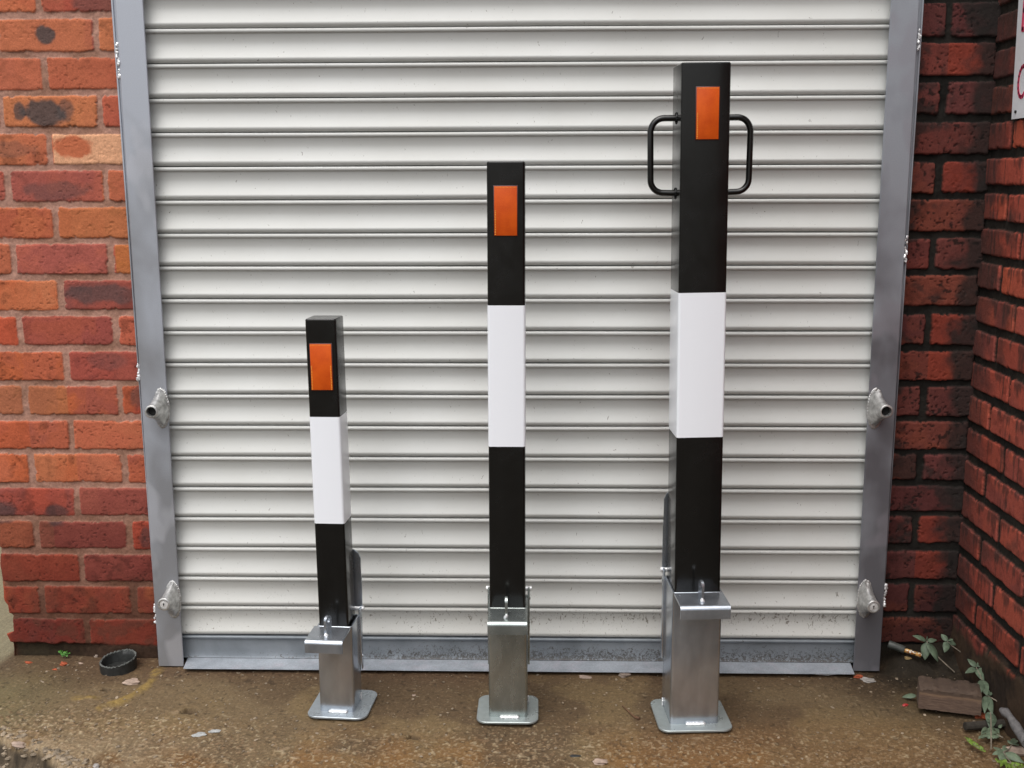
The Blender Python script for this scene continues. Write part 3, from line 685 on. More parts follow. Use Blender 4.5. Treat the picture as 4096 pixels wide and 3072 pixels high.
def bollard(name, label, loc, rz, bw, bd, H, sw_, sd_, sh_, plate, ledge, ledge_dx, bands, refl, lean, lidh, smat, handles=False, seed=1, er=0):
    """local frame: front of sleeve at y=0, +y towards the shutter, x centred on the sleeve"""
    t = empty(name, loc, rz); tag(t, label, 'bollard', 'black and white square bollards in galvanised ground sockets')
    PT = .008
    m = MB(); x0, x1, y0, y1 = plate; m.rbox(x0, x1, y0, y1, .0028, PT, .024, 8, .0010)
    m.build('base_plate', PLATEB if seed == 1 else PLATE, t)
    # socket: open square tube
    m = MB(); wt = .004
    def rr(ins, z, r=.007, seg=5):
        pts = []; a0x, a1x, a0y, a1y = -sw_/2+ins, sw_/2-ins, ins, sd_-ins; q = max(r-ins, .002)
        for cx, cy, a in ((a1x-q, a1y-q, 0), (a0x+q, a1y-q, 90), (a0x+q, a0y+q, 180), (a1x-q, a0y+q, 270)):
            for k in range(seg+1): th = R(a+90*k/seg); pts.append((cx+q*math.cos(th), cy+q*math.sin(th), z))
        return pts
    m.loft([rr(0, PT-.001), rr(0, sh_-.0006), rr(.0006, sh_), rr(wt-.0006, sh_), rr(wt, sh_-.0006), rr(wt, PT)], cap0=False, cap1=True)
    sk = m.build('socket', smat, t)
    # foot weld
    m = MB(); rnd = random.Random(seed)
    for k in range(9): m.blob((-.013+.0040*k, -.0026, PT+.0014), .0062, .0044+rnd.uniform(0, .0008), .0030+rnd.uniform(0, .0006), seed*31+k, .12, 3)
    m.build('weld_bead', WELD, t)
    for sx in (-1, 1):
        m = MB()
        for k in range(5): m.blob((sx*(sw_/2+.0012), sd_*.82+rnd.uniform(-.002, .002), PT+.002+.0035*k), .0022, .004, .003, seed*57+k, .4, 1)
        m.build('weld_bead', WELD, t)
    # hinge straps up the back corners
    for sx in (-1, 1):
        m = MB(); m.box(sx*(sw_/2+.0022)-.0024, sx*(sw_/2+.0022)+.0024, sd_-.012, sd_+.003, sh_*.38, sh_+.016, .0008)
        for k in range(3): m.blob((sx*(sw_/2+.0036), sd_-.006, sh_*(.97-.22*k)), .0025, .003, .004, seed*71+k, .5, 1)
        m.build('hinge_strap', smat, t)
    m = MB(); pz = sh_+.0115; py = sd_+.006; hw = sw_/2+.0085
    m.tube([(-hw, py, pz), (hw, py, pz)], .0056, 14); hp = m.build('hinge_pin', WELD, t)
    # lid folded open, standing behind the post
    m = MB(); lw_ = sw_/2+(.005 if seed != 2 else -.006); zt = pz+lidh; y0l, y1l = py-.0025, py+.0025
    out = [(-lw_, pz-.004), (lw_, pz-.004), (lw_, pz+lidh*.55), (lw_-.002, pz+lidh*.62), (lw_-.001, zt-.02), (lw_-.006, zt-.008), (lw_-.016, zt), (-lw_+.016, zt), (-lw_+.006, zt-.008), (-lw_+.001, zt-.02), (-lw_+.002, pz+lidh*.62), (-lw_, pz+lidh*.55)]
    m.loft([[(x, y, z_) for x, z_ in out] for y in (y0l, y1l)]); bmesh.ops.bevel(m.bm, geom=m.bm.edges[:], offset=.0006, segments=2, affect='EDGES')
    m.build('lid', smat, t)
    # padlock ledge: folded strip with a rounded nose
    m = MB(); lw2 = ledge/2; th = .004; r_ = .0095; yl = -.078
    pf = [(0.002, sh_-.0008)]+[(yl+r_-r_*math.sin(R(a)), sh_-.0008-r_+r_*math.cos(R(a))) for a in range(0, 91, 15)]+[(yl, sh_-.029)]
    pb = [(yl+th, sh_-.029)]+[(yl+r_-(r_-th)*math.sin(R(a)), sh_-.0008-r_+(r_-th)*math.cos(R(a))) for a in range(90, -1, -15)]+[(0.002, sh_-.0008-th)]
    ring = pf+pb
    m.loft([[(ledge_dx+sx*lw2, y, z_) for y, z_ in ring] for sx in (-1, 1)])
    lg = m.build('ledge', smat, t)
    # eye: upright tab with rounded head and a hole
    m = MB(); N = 20; ex = -.002+ledge_dx*.3; yc = -.040; zb = sh_-.001; hh = .043; ew = .0115; zc = zb+hh-ew; hr = .0052; et = .0028
    def prof_(r): return [(yc+r*math.cos(2*math.pi*k/N), zc+r*math.sin(2*math.pi*k/N)) for k in range(N)]
    outer = []
    for k in range(N):
        a = 2*math.pi*k/N; y_, z_ = yc+ew*math.cos(a), zc+ew*math.sin(a)
        if math.sin(a) < -.05: z_ = zb; y_ = yc+ew*max(-1, min(1, math.cos(a)*1.0))
        outer.append((y_, z_))
    inner = prof_(hr)
    A = [[m.bm.verts.new((ex+s_*et, y, z_)) for y, z_ in q] for s_ in (-1, 1) for q in (outer, inner)]
    for k in range(N):
        j = (k+1) % N
        m.bm.faces.new((A[0][k], A[0][j], A[1][j], A[1][k])); m.bm.faces.new((A[2][j], A[2][k], A[3][k], A[3][j]))
        m.bm.faces.new((A[0][j], A[0][k], A[2][k], A[2][j])); m.bm.faces.new((A[1][k], A[1][j], A[3][j], A[3][k]))
    for v_ in m.bm.verts:
        dx_, dy_ = v_.co.x-ex, v_.co.y-yc; v_.co.x = ex+dx_*math.cos(er)-dy_*math.sin(er); v_.co.y = yc+dx_*math.sin(er)+dy_*math.cos(er)
    ey = m.build('padlock_eye', smat, lg)
    m = MB(); 
    for k in range(4): m.blob((ex+rnd.uniform(-.002, .002), yc-ew-.001+rnd.uniform(-.0015, .001), zb+.002+.001*k), .0042-.0005*k, .0035, .0032, seed*91+k, .4, 2)
    m.build('weld_bead', WELD, ey)
    # post, standing in the socket
    pw = bw/2; py0 = (sd_-bd)/2; 
    pe = empty('post_axis', (0, 0, 0), 0, t) if False else None
    def leanit(o):
        o.rotation_euler = (0, lean[0], 0); o.location = (lean[1], 0, 0)
    m = MB(); m.rbox(-pw, pw, py0, py0+bd, .03, H, .0055, 5, .0022)
    po = m.build('post', BLACKP, t); leanit(po)
    bz0, bz1 = bands; m = MB(); e_ = .0005
    def ring2(z_, ins=0):
        q = .0058; pts = []
        for cx, cy, a in ((pw+e_-q, py0+bd+e_-q, 0), (-pw-e_+q, py0+bd+e_-q, 90), (-pw-e_+q, py0-e_+q, 180), (pw+e_-q, py0-e_+q, 270)):
            for k in range(6): th_ = R(a+90*k/5); pts.append((cx+(q-ins)*math.cos(th_), cy+(q-ins)*math.sin(th_), z_))
        return pts
    m.loft([ring2(bz0, .0006), ring2(bz0), ring2(bz1), ring2(bz1, .0006)])
    m.build('white_band', WHITEP, po)
    # reflector
    rx0, rx1, rz0, rz1 = refl; m = MB(); m.rbox(rx0-.0016, rx1+.0016, py0-.0022, py0+.001, rz0-.0016, rz1+.0016, .0004, 2, .0003)
    rf = m.build('reflector', RFR, po)
    m = MB(); m.box(rx0, rx1, py0-.0042, py0-.001, rz0, rz1, .0005); m.build('lens', REF, po) if False else m.build('reflector_lens', REF, po)
    m = MB(); rs = random.Random(seed+40)
    side = -1 if seed != 1 else 0
    nz = int((rz1-rz0)/.0034)
    for k in range(nz):
        z_ = rz0+.002+k*(rz1-rz0-.004)/(nz-1)
        for sx in (-1, 1):
            lowhalf = z_ < rz0+(rz1-rz0)*.52
            if not lowhalf: continue
            if side and sx != side: continue
            xx = (rx0+.0022) if sx < 0 else (rx1-.0022)
            m.box(xx-.0011, xx+.0011, py0-.0049, py0-.0038, z_-.0008, z_+.0008, .0003)
    nx = int((rx1-rx0)/.0028)
    for k in range(nx):
        xx = rx0+.002+k*(rx1-rx0-.004)/(nx-1); m.box(xx-.0006, xx+.0006, py0-.0046, py0-.0038, rz1-.0028, rz1-.0014, .0002)
    for sx in ((-1, 1) if not side else (side,)):
        xx = (rx0+.0022) if sx < 0 else (rx1-.0022); m.box(xx-.0011, xx+.0011, py0-.00405, py0-.0030, rz0+.001, rz1-.0014, 0)
    m.box(rx0+.001, rx1-.001, py0-.00405, py0-.0030, rz1-.0028, rz1-.0014, 0)
    m.build('reflector_ribs', RIB, po)
    if handles:
        for sx in (-1, 1):
            m = MB(); x_in = pw-.002; xo = pw+.0520; za, zb_ = 1.1545, 1.3045; yc_ = py0+bd*.5; rb = .026
            pts = [(x_in, za), (xo-rb, za+.001)]
            for k in range(1, 8): a = R(-90+90*k/8); pts.append((xo-rb+rb*math.cos(a), za+rb+rb*math.sin(a)+.001))
            pts += [(xo, za+rb+.001), (xo+.001, zb_-rb)]
            for k in range(1, 8): a = R(90*k/8); pts.append((xo-rb+rb*math.cos(a), zb_-rb+rb*math.sin(a)))
            pts += [(xo-rb, zb_), (x_in, zb_)]
            m.tube([(sx*x, yc_, z_) for x, z_ in pts], .0064, 14)
            hn = m.build('handle', BLACKP, po)
            rn = random.Random(3)
            for z_ in (za, zb_):
                m = MB()
                for k in range(9):
                    a = 2*math.pi*k/9; m.blob((sx*(pw+.001), yc_+.0075*math.cos(a), z_+.0085*math.sin(a)), .0028, .003, .0035+rn.uniform(0, .0015), k, .5, 1)
                m.build('weld_bead', BLACKP, hn)
    return t
# front-centre of each sleeve at ground level
bollard('bollard', 'shortest bollard, left of the three, with an orange reflector near its top', (-.4530, -.2740, .001), R(-4.2), .0670, .067, .8945, .0795, .0765, .2105,
        (-.0655, .0715, -.0275, .1130), .0820, -.0040, (.4460, .6835), (-.0240, .0220, .7430, .8415), (-.0103, -.0003), .140, SLEEVE, seed=1, er=R(-17))
bollard('bollard', 'medium-height slim bollard standing between the short one and the one with handles', (-.0680, -.2925, .001), R(0), .0780, .078, 1.2185, .0855, .0830, .2640,
        (-.0700, .0670, -.0240, .1080), .0835, .001, (.6245, .9255), (-.0238, .0228, 1.0695, 1.1690), (0, -.0008), .150, SLEEVEG, seed=2)
bollard('bollard', 'tallest and thickest bollard, on the right, with a black carrying handle each side', (.3405, -.3155, .001), R(3.4), .0985, .098, 1.4085, .1075, .1080, .3115,
        (-.0800, .0820, -.0300, .1220), .1050, .001, (.6510, .9540), (-.0195, .0255, 1.2600, 1.3605), (-.0112, .0036), .183, SLEEVE, handles=True, seed=3, er=R(8))
# ---------------------------------------------------------------- sign on the side wall
def m_sign():
    return m_plain('sign_enamel', (.74, .75, .77), .35, 0, .06, 12, .02)
sg = empty('wall_sign', (1.0215, -.20, 1.30)); tag(sg, 'white sign panel with pink-red lettering screwed to the right-hand brick wall', 'sign')
m = MB()
pl = [(-.068, 2.0), (-.0955, 1.3085), (-.56, 1.3085), (-.56, 2.0)]
m.loft([[(x-1.0215, y+.20, z_-1.30) for y, z_ in pl] for x in (1.0225, 1.0185)]); m.build('panel', m_sign(), sg, smooth=False)
m = MB(); sc_ = onX(4063, 447, 1.018); m.tube([(1.0185-1.0215, sc_.y+.2, sc_.z-1.3), (1.0160-1.0215, sc_.y+.2, sc_.z-1.3)], .0032, 12); m.build('screw', DARK, sg)
PINK = m_plain('sign_red', (.62, .06, .13), .5, 0, .25, 40)
def stroke_poly(pts, wd, name):
    m = MB(); X0 = 1.0183-1.0215
    for a, b in zip(pts[:-1], pts[1:]):
        a = Vector(a); b = Vector(b); d = (b-a).normalized(); n_ = Vector((-d.y, d.x))*wd/2; a2 = a-d*wd*.25; b2 = b+d*wd*.25
        q = [a2+n_, a2-n_, b2-n_, b2+n_]
        m.loft([[(X0, p.x+.2, p.y-1.3) for p in q], [(X0-.0008, p.x+.2, p.y-1.3) for p in q]])
    m.build(name, PINK, sg, smooth=False)
# letter C (reads along -y)
cz0, cz1 = 1.352, 1.416; cy0 = -.118; cw = .040
pts = []
for k in range(0, 13):
    a = R(50+260*k/12); pts.append((cy0-cw/2-cw/2*math.cos(a)*-1*1.0, (cz0+cz1)/2+(cz1-cz0)/2*math.sin(a)))
pts = [(cy0-cw/2-(cw/2)*math.cos(R(50+260*k/12)), (cz0+cz1)/2+((cz1-cz0)/2)*math.sin(R(50+260*k/12))) for k in range(13)]
stroke_poly(pts, .008, 'lettering')
ly = -.1175
stroke_poly([(ly-.028, 1.492), (ly, 1.492), (ly, 1.570), (ly-.028, 1.570)], .010, 'lettering'); stroke_poly([(ly, 1.531), (ly-.024, 1.531)], .010, 'lettering')
# ---------------------------------------------------------------- small things on the ground
def W(px, py, z_=0.0): return onZ(px, py, z_)
# broken plastic pipe collar
pc = W(474, 2658, .008); m = MB(); N = 60; rnd = random.Random(8); rings = []
def rj(k): return .0035*math.sin(k*2.9)+.002*math.sin(k*7.1)
for rad, zf, jag in ((.043, -.004, 0), (.0435, .02, 0), (.0440, .030, 1), (.0395, .030, 1), (.0385, .018, 0), (.037, .006, 0)):
    ring = []
    for k in range(N):
        a = 2*math.pi*k/N; x = rad*math.cos(a); y = rad*math.sin(a)
        z_ = zf+(rj(k)*.5 if jag else 0)+((.10*x+.10*y) if zf > .01 else 0); ring.append((pc.x+x, pc.y+y, max(z_-.007, -.008)))
    rings.append(ring)
m.loft(rings, True, True); pot = m.build('pipe_collar', RUBBER, angle=80); m = MB(); rn_ = random.Random(4); rim_ = [(pc.x+.0415*math.cos(2*math.pi*k/72), pc.y+.0415*math.sin(2*math.pi*k/72), .0230+.10*.0415*(math.cos(2*math.pi*k/72)+math.sin(2*math.pi*k/72))+rj(k*60/72)*.4) for k in range(73)]
m.tube(rim_, [.0017+rn_.uniform(0, .0012) for _ in rim_], 8); m.build('rim', m_plain('worn_plastic', (.075, .08, .075), .7, 0, .6, 120, .6), pot)
tag(pot, 'broken black plastic pipe collar at the foot of the left brick wall', 'pipe collar')
STONE = m_plain('pale_stone', (.33, .25, .20), .8, 0, .2, 90, .4, .3)
STONE2 = m_plain('grey_stone', (.22, .175, .145), .8, 0, .3, 90, .4, .3)
CRUMB = m_plain('brick_crumb', (.30, .07, .03), .85, 0, .25, 120, .5, .3)
FLAKE = m_plain('pale_flake', (.29, .27, .25), .7, 0, .2, 90, .3)
GUM = m_plain('chewing_gum', (.33, .34, .335), .6, 0, .2, 150, .5)
LEAFG = m_plain('leaf_grey_green', (.095, .130, .085), .6, 0, .3, 70, .3, .4)
LEAFP = m_plain('leaf_pale_green', (.125, .165, .105), .6, 0, .25, 70, .3, .4)
LEAFY = m_plain('leaf_yellow_green', (.14, .22, .035), .55, 0, .3, 90, .2, .4)
STEM = m_plain('stem', (.20, .17, .13), .7, 0, .3, 90, .4, .3)
def lump(name, px, py, s, mat, label, cat, seed, amp=.4, group=None, rot=0):
    p = W(px, py); z_ = hz(p.x, p.y); m = MB(); m.blob((p.x, p.y, z_+s[2]*.5), s[0], s[1], s[2], seed, amp, 3, rot)
    o = m.build(name, mat); tag(o, label, cat, group); return o
lump('stone', 527, 2733, (.017, .010, .007), STONE, 'pale pink stone just in front of the broken pipe collar', 'stone', 21)
lump('stone', 2340, 2710, (.014, .008, .004), STONE, 'flat tan stone under the shutter toe, nearer the middle bollard', 'stone', 22)
lump('stone', 2497, 2702, (.012, .007, .006), STONE2, 'rounded brownish-grey stone under the shutter toe, nearer the tallest bollard', 'stone', 23)
lump('brick_crumb', 113, 2649, (.008, .005, .003), CRUMB, 'orange brick crumb nearest the end of the left wall', 'brick crumb', 24)
lump('brick_crumb', 255, 2657, (.009, .007, .005), CRUMB, 'biggest orange brick crumb, just below the tiny green weed', 'brick crumb', 25)
lump('brick_crumb', 220, 2678, (.005, .004, .002), CRUMB, 'tiny orange brick crumb furthest from the left wall', 'brick crumb', 26)
lump('stone', 322, 2650, (.006, .004, .003), STONE, 'small cream stone between the tiny weed and the pipe collar', 'stone', 27)
lump('stone', 385, 2624, (.006, .004, .004), STONE2, 'small brown stone touching the left side of the pipe collar', 'stone', 28)
lump('chewing_gum', 795, 2936, (.0135, .0095, .0022), GUM, 'larger, left one of two flattened grey gum blobs on the concrete', 'chewing gum', 29, .5)
lump('chewing_gum', 857, 2923, (.0115, .0065, .002), GUM, 'smaller, right one of two flattened grey gum blobs on the concrete', 'chewing gum', 30, .5)
lump('stone', 385, 3064, (.006, .007, .003), FLAKE, 'small white stone at the bottom edge on the left', 'stone', 31)
lump('stone', 75, 2972, (.015, .009, .006), STONE, 'pinkish-white stone on the broken concrete edge at the bottom left', 'stone', 32)
lump('plastic_chip', 2301, 3020, (.012, .005, .002), RUBBER, 'small black plastic chip on the concrete right of the middle bollard', 'plastic chip', 33, .15)
lump('stone', 2400, 3047, (.014, .009, .004), STONE, 'tan flat stone at the bottom edge between middle and tallest bollards', 'stone', 34)
lump('stone', 1213, 2885, (.0001, .0001, .0001), STONE, 'x', 'stone', 1) if False else None
lump('mortar_flake', 3473, 2718, (.014, .012, .003), FLAKE, 'pale grey mortar flake below the foot of the right guide rail', 'mortar flake', 35, .6)
lump('mortar_flake', 3628, 2678, (.008, .006, .003), m_plain('yellow_flake', (.34, .24, .11), .7), 'small yellowish mortar flake behind the brown block', 'mortar flake', 36, .5)
lump('brick_crumb', 3434, 2705, (.010, .006, .003), CRUMB, 'orange-pink brick crumb just left of the right guide rail foot', 'brick crumb', 37, .5)
lump('plastic_chip', 3621, 2817, (.007, .004, .0025), m_plain('red_plastic', (.36, .03, .03), .4), 'bright red plastic chip in front of the brown block', 'plastic chip', 38, .4)
lump('brick_crumb', 3935, 2872, (.018, .010, .008), CRUMB, 'orange broken brick piece at the right end of the brown block', 'brick crumb', 39, .5)
lump('stone', 4080, 3010, (.040, .014, .010), STONE, 'long pale pink stone in the weeds at the bottom right edge', 'stone', 40, .3)
lump('stone', 1655, 2760+20, (.004, .004, .002), STONE, 'tiny pale stone on the concrete between short and middle bollards', 'stone', 41)
# torn white strip sticking out under the toe
m = MB(); pts = [W(3260, 2700), W(3310, 2703), W(3365, 2697)]
m.loft([[(p.x, p.y-.006, .004), (p.x, p.y+.006, .007), (p.x, p.y+.006, .0078), (p.x, p.y-.006, .0048)] for p in pts]); o = m.build('torn_strip', m_plain('white_strip', (.6, .6, .6), .5)); tag(o, 'torn white plastic strip poking out under the right end of the shutter toe', 'plastic strip')
# twig
m = MB(); tp = [W(2489, 2823), W(2512, 2845), W(2536, 2868), W(2558, 2877)]
m.tube([(p.x, p.y, hz(p.x, p.y)+.003) for p in tp], [.0012, .0018, .0022, .0035], 7); tag(m.build('twig', m_plain('twig_bark', (.12, .06, .03), .8, 0, .4, 200, .5)), 'short reddish-brown twig lying left of the tallest bollard', 'twig')
# brown block
A = W(3673, 2833, .012); B = W(3923, 2864, .012); d = (B-A); d.z = 0; Lb = d.length; d.normalize(); nrm = Vector((-d.y, d.x, 0))
m = MB(); Hb = .052; Db = .062
seg = 22
def blk(t): 
    p = A+d*(Lb*t); q = .0022*math.sin(t*19)+.0015*math.sin(t*41)
    e_ = .004*max(0, 1-min(t, 1-t)*12)
    z0 = .0; return [p+Vector((0, 0, z0)), p+Vector((0, 0, Hb*.55)), p+Vector((0, 0, Hb-.004-q*.6-e_))-nrm*.001, p+nrm*.004+Vector((0, 0, Hb-q-e_)), p+nrm*(Db-.004)+Vector((0, 0, Hb+q-e_)), p+nrm*Db+Vector((0, 0, Hb-.006)), p+nrm*Db+Vector((0, 0, z0))]
m.loft([blk(k/seg) for k in range(seg+1)]); bmesh.ops.subdivide_edges(m.bm, edges=m.bm.edges[:], cuts=1)
rnd = random.Random(2)
for v_ in m.bm.verts: v_.co += Vector((rnd.uniform(-1, 1), rnd.uniform(-1, 1), rnd.uniform(-1, 1)))*.0007
def m_block():
    mt, nt, b = newmat('weathered_timber'); co = objco(nt); mp = nd(nt, 'ShaderNodeMapping'); nt.links.new(co, mp.inputs[0]); mp.inputs['Scale'].default_value = (6, 6, 70)
    n = noise(nt, 9, 5, .6, mp.outputs[0]); n2 = noise(nt, 25, 4, .6, co)
    c = mixc(nt, (.070, .042, .031), (.145, .095, .066), ramp(nt, n, [(.35, 0.0), (.65, 1.0)])); c = mixc(nt, c, (.20, .125, .08), ramp(nt, n2, [(.55, 0.0), (.75, .6)]))
    sx = nd(nt, 'ShaderNodeSeparateXYZ'); nt.links.new(co, sx.inputs[0]); wr = nd(nt, 'ShaderNodeMath', operation='MULTIPLY_ADD'); nt.links.new(n2, wr.inputs[0]); wr.inputs[1].default_value = .012; nt.links.new(sx.outputs['Z'], wr.inputs[2])
    c = mixc(nt, c, (.24, .15, .09), ramp(nt, wr.outputs[0], [(.0495, 0.0), (.0535, .8), (.0575, 0.0)]))
    c = mixc(nt, c, (.045, .03, .02), ramp(nt, wr.outputs[0], [(.0560, 0.0), (.0600, .7)]))
    nt.links.new(c, b.inputs['Base Color']); b.inputs['Roughness'].default_value = .85; nt.links.new(bump(nt, n, .4, .001), b.inputs['Normal']); return mt
tag(m.build('timber_block', m_block(), angle=50), 'short weathered brown block lying in the right-hand corner among the weeds', 'block')
# dark tube with speckled wrapper
a, b, c_ = onY(3553, 2572, .0), onY(3618, 2600, -.012), onY(3686, 2622, -.03)
a, b, c_ = onY(3553, 2575, .005), onY(3618, 2600, -.012), onY(3686, 2622, -.030)
tb = empty('spent_tube', a); tag(tb, 'dark tube with an orange speckled end lying at the foot of the sooty brick strip', 'tube')
m = MB(); m.tube([(0, 0, 0), (b-a)*.03, (b-a)*.97, b-a], [.0085, .0095, .0095, .0088], 16); m.build('sleeve', m_plain('dark_tube', (.05, .055, .05), .5, 0, .4, 60, .3), tb)
def m_speck():
    mt, nt, bs = newmat('speckled_wrapper'); co = objco(nt); v = nd(nt, 'ShaderNodeTexVoronoi', Scale=330); nt.links.new(co, v.inputs['Vector'])
    s_ = nd(nt, 'ShaderNodeSeparateColor'); nt.links.new(v.outputs['Color'], s_.inputs[0])
    c = ramp(nt, s_.outputs[0], [(.2, (.03, .015, .01)), (.5, (.35, .12, .02)), (.7, (.55, .32, .08)), (.9, (.6, .58, .5))]); nt.links.new(c, bs.inputs['Base Color']); bs.inputs['Roughness'].default_value = .4; return mt
m = MB(); m.tube([b-a, (c_-a)*.98, c_-a], [.0055, .0055, .0045], 14); m.build('wrapper', m_speck(), tb)
# pale knuckled stick lower right
m = MB(); sp_ = [onX(4003, 2838, .985), onX(4022, 2850, .990), onX(4040, 2868, .992), onX(4062, 2903, .994), onX(4085, 2940, .994), onX(4105, 2975, .992)]
m.tube(sp_, [.005, .0105, .007, .0105, .010, .009], 12); tag(m.build('pale_stick', m_plain('pale_bark', (.125, .12, .12), .85, 0, .25, 120, .6, .3), angle=60), 'knobbly pale grey stick leaning in the weeds by the right wall', 'stick')
m = MB(); q = [W(3860, 2905, .012), W(3935, 2900, .012), W(4015, 2893, .014)]
m.tube(q, [.009, .0095, .009], 10); tag(m.build('dark_stick', m_plain('dark_bark', (.035, .03, .024), .9, 0, .3, 120, .5, .3)), 'dark damp stick lying just below the brown block', 'stick')
# ---- weeds
def leaf(m, a, b, wd, cup=.15, seed=0):
    """pointed leaf from a to b; normal leans to the camera and the sky"""
    a = Vector(a); b = Vector(b); d = b-a; L = d.length; d.normalize()
    rnd = random.Random(seed); up = (CL-a).normalized()*.6+Vector((rnd.uniform(-.4, .4), rnd.uniform(-.2, .2), .7)); s_ = d.cross(up).normalized(); n_ = s_.cross(d).normalized()
    K = 8; Lr = []; C0 = []; Rr = []
    for k in range(K+1):
        t = k/K; wv = wd/2*(math.sin(math.pi*min(1, t*1.0)**.8)**.8 if 0 < t < 1 else .03)*(1-.15*t)
        p = a+d*L*t+n_*(L*cup*(t-t*t)*1.2-L*.10*t*t)
        C0.append(p-n_*wv*.22); Lr.append(p+s_*wv); Rr.append(p-s_*wv)
    vs_ = [[m.bm.verts.new(x) for x in q] for q in (Lr, C0, Rr)]
    for k in range(K):
        for i in (0, 1): m.bm.faces.new((vs_[i][k], vs_[i+1][k], vs_[i+1][k+1], vs_[i][k+1]))
def cp(x, y): return 3300+x/2.4686, 2400+y/2.4686
def weed(label, leaves, stems, mat, dep, seed, name='weed', group=None):
    """leaves: crop-pixel (bx,by,tx,ty,width px); dep(x,y)-> depth y of that point"""
    base = onY(*cp(*stems[0][-1]), dep(*stems[0][-1])); t = empty(name, base); tag(t, label, 'weed', group)
    m = MB(); rnd = random.Random(seed)
    for k, (bx, by, tx, ty, wp) in enumerate(leaves):
        a = onY(*cp(bx, by), dep(bx, by)); b = onY(*cp(tx, ty), dep(tx, ty)+rnd.uniform(-.014, .006))
        leaf(m, a-base, b-base, wp*1.5/2.4686/1850, .15, seed*100+k)
    f = m.build('foliage', mat, t, angle=80); md = f.modifiers.new('thick', 'SOLIDIFY'); md.thickness = .0004
    m = MB()
    for s_ in stems: 
        pts = [onY(*cp(x, y), dep(x, y))-base for x, y in s_]; m.tube(pts, [.0011+.0005*k/len(pts) for k in range(len(pts))], 6)
    m.build('stem', STEM, t)
def depA(x, y): return -.012-.05*(y-330)/400
weed('four-leaved seedling above the speckled tube, left of the weeds in the corner', [(1003, 405, 872, 345, 46), (1008, 408, 1108, 388, 40), (1000, 415, 985, 592, 72), (1008, 420, 1128, 605, 84), (1003, 400, 1012, 358, 14)], [[(1003, 405), (1050, 500), (1140, 585), (1210, 650), (1280, 712)]], LEAFG, depA, 1)
weed('small dark green seedling against the foot of the corner brickwork', [(1208, 405, 1146, 332, 44), (1210, 405, 1302, 440, 50), (1205, 410, 1185, 512, 56), (1212, 400, 1262, 385, 24)], [[(1208, 405), (1250, 450), (1330, 505), (1385, 570), (1385, 640), (1365, 700)]], LEAFG, depA, 2)
def depC(x, y): return -.15-.26*(y-665)/805
weed('grey-green weed with paired leaves climbing over the right end of the brown block',
     [(1495, 665, 1408, 575, 50), (1497, 660, 1594, 598, 46), (1490, 675, 1390, 715, 44), (1500, 690, 1694, 735, 66), (1495, 680, 1570, 800, 50), (1540, 790, 1598, 925, 74), (1560, 790, 1545, 900, 40), (1590, 938, 1664, 912, 30), (1588, 945, 1575, 1095, 48), (1595, 945, 1650, 1108, 56), (1635, 1105, 1640, 1262, 80), (1635, 1200, 1590, 1180, 26), (1635, 1200, 1676, 1175, 26), (1600, 935, 1625, 890, 20)],
     [[(1495, 665), (1530, 740), (1575, 850), (1592, 940), (1625, 1050), (1638, 1150), (1640, 1300), (1642, 1450)], [(1592, 940), (1650, 970), (1730, 1020), (1790, 1070)]], LEAFG, depC, 3)
def depD(x, y): return W(*cp(x, max(y, 1240))).y-.022
rr_ = random.Random(12); lv = []
for k in range(26):
    x = 1640+rr_.uniform(-60, 90); y = 1290+rr_.uniform(-30, 70); a = rr_.uniform(0, 6.28); lv.append((x, y, x+75*math.cos(a), y+45*math.sin(a), 26))
weed('low tuft of ragged pale leaves below the climbing weed', lv, [[(1640, 1290), (1645, 1360), (1640, 1470)], [(1640, 1300), (1700, 1330), (1760, 1360)]], LEAFP, depD, 4)
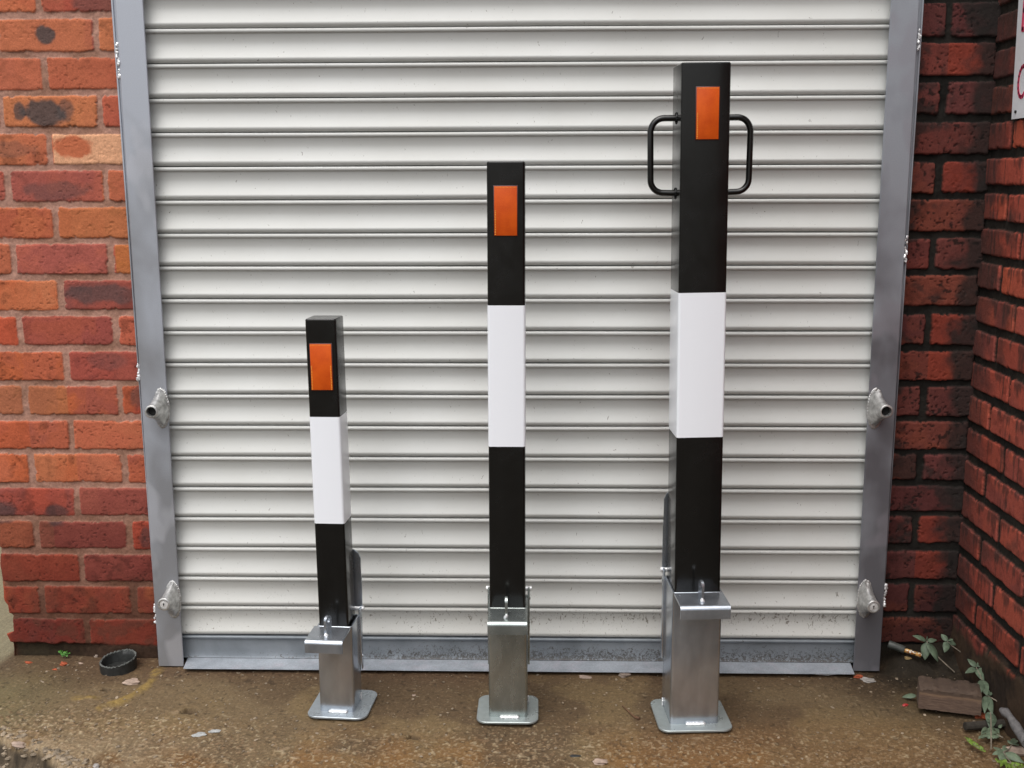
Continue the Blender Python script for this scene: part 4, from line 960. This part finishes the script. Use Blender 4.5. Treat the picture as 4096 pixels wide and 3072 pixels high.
lv = [(1760, 1500, 1660, 1440, 34), (1765, 1495, 1800, 1425, 40), (1755, 1505, 1745, 1595, 62), (1775, 1510, 1965, 1600, 60), (1750, 1500, 1655, 1520, 36), (1850, 1420, 1905, 1350, 46), (1850, 1420, 1915, 1430, 40), (1850, 1425, 1800, 1380, 30), (1770, 1495, 1720, 1480, 40), (1700, 1480, 1665, 1450, 20)]
weed('broad-leaved grey-green weed at the bottom right corner', lv, [[(1760, 1500), (1800, 1560), (1850, 1620), (1890, 1690)], [(1850, 1420), (1820, 1470), (1770, 1500)]], LEAFP, depD, 5)
lv = []
for k in range(9):
    t = k/8; x = 1405+150*t; y = 1375+105*t; lv.append((x, y, x-14+rr_.uniform(-12, 12), y-34, 26)); lv.append((x, y, x+30, y+26+rr_.uniform(-10, 10), 26))
weed('sprig of bright yellow-green leaflets left of the broad-leaved weed', lv, [[(1400, 1370), (1470, 1425), (1560, 1485)]], LEAFY, depD, 6)
lv = []
for k in range(30):
    t = k/29; x = 1700+260*t; y = 1590+60*t; a = rr_.uniform(0, 6.28); lv.append((x, y, x+38*math.cos(a), y+38*math.sin(a), 24))
weed('patch of small bright green leaflets along the bottom right edge', lv, [[(1715, 1590), (1800, 1600), (1960, 1660)]], LEAFY, depD, 7)
# single fallen leaf left of the block and the tiny weed by the left wall
p0, p1 = W(*cp(905, 945), .01), W(*cp(760, 950), .006); o_ = empty('fallen_leaf', p0); m = MB(); leaf(m, (0, 0, 0), p1-p0, .015, .1, 5)
f = m.build('blade', LEAFG, o_); f.modifiers.new('thick', 'SOLIDIFY').thickness = .0004; tag(o_, 'single fallen green leaf against the left end of the brown block', 'leaf')
b0 = W(260, 2628); wd_ = empty('clover', b0); tag(wd_, 'tiny bright green clover at the foot of the left brick wall', 'weed'); m = MB(); m2 = MB(); rnd = random.Random(3)
for k in range(7):
    a = k*.9; q = Vector((.009*math.cos(a), -.006*abs(math.sin(a)), .008+.012*rnd.random())); m2.tube([(0, 0, -.002), q*.5, q], .0005, 5)
    for j in range(3): th = a+j*2.1; leaf(m, q, q+Vector((.006*math.cos(th), -.003, .005*math.sin(th)+.001)), .006, .1, k*3+j)
f = m.build('foliage', m_plain('clover_green', (.08, .24, .035), .5), wd_); f.modifiers.new('thick', 'SOLIDIFY').thickness = .0004; m2.build('stem', STEM, wd_)
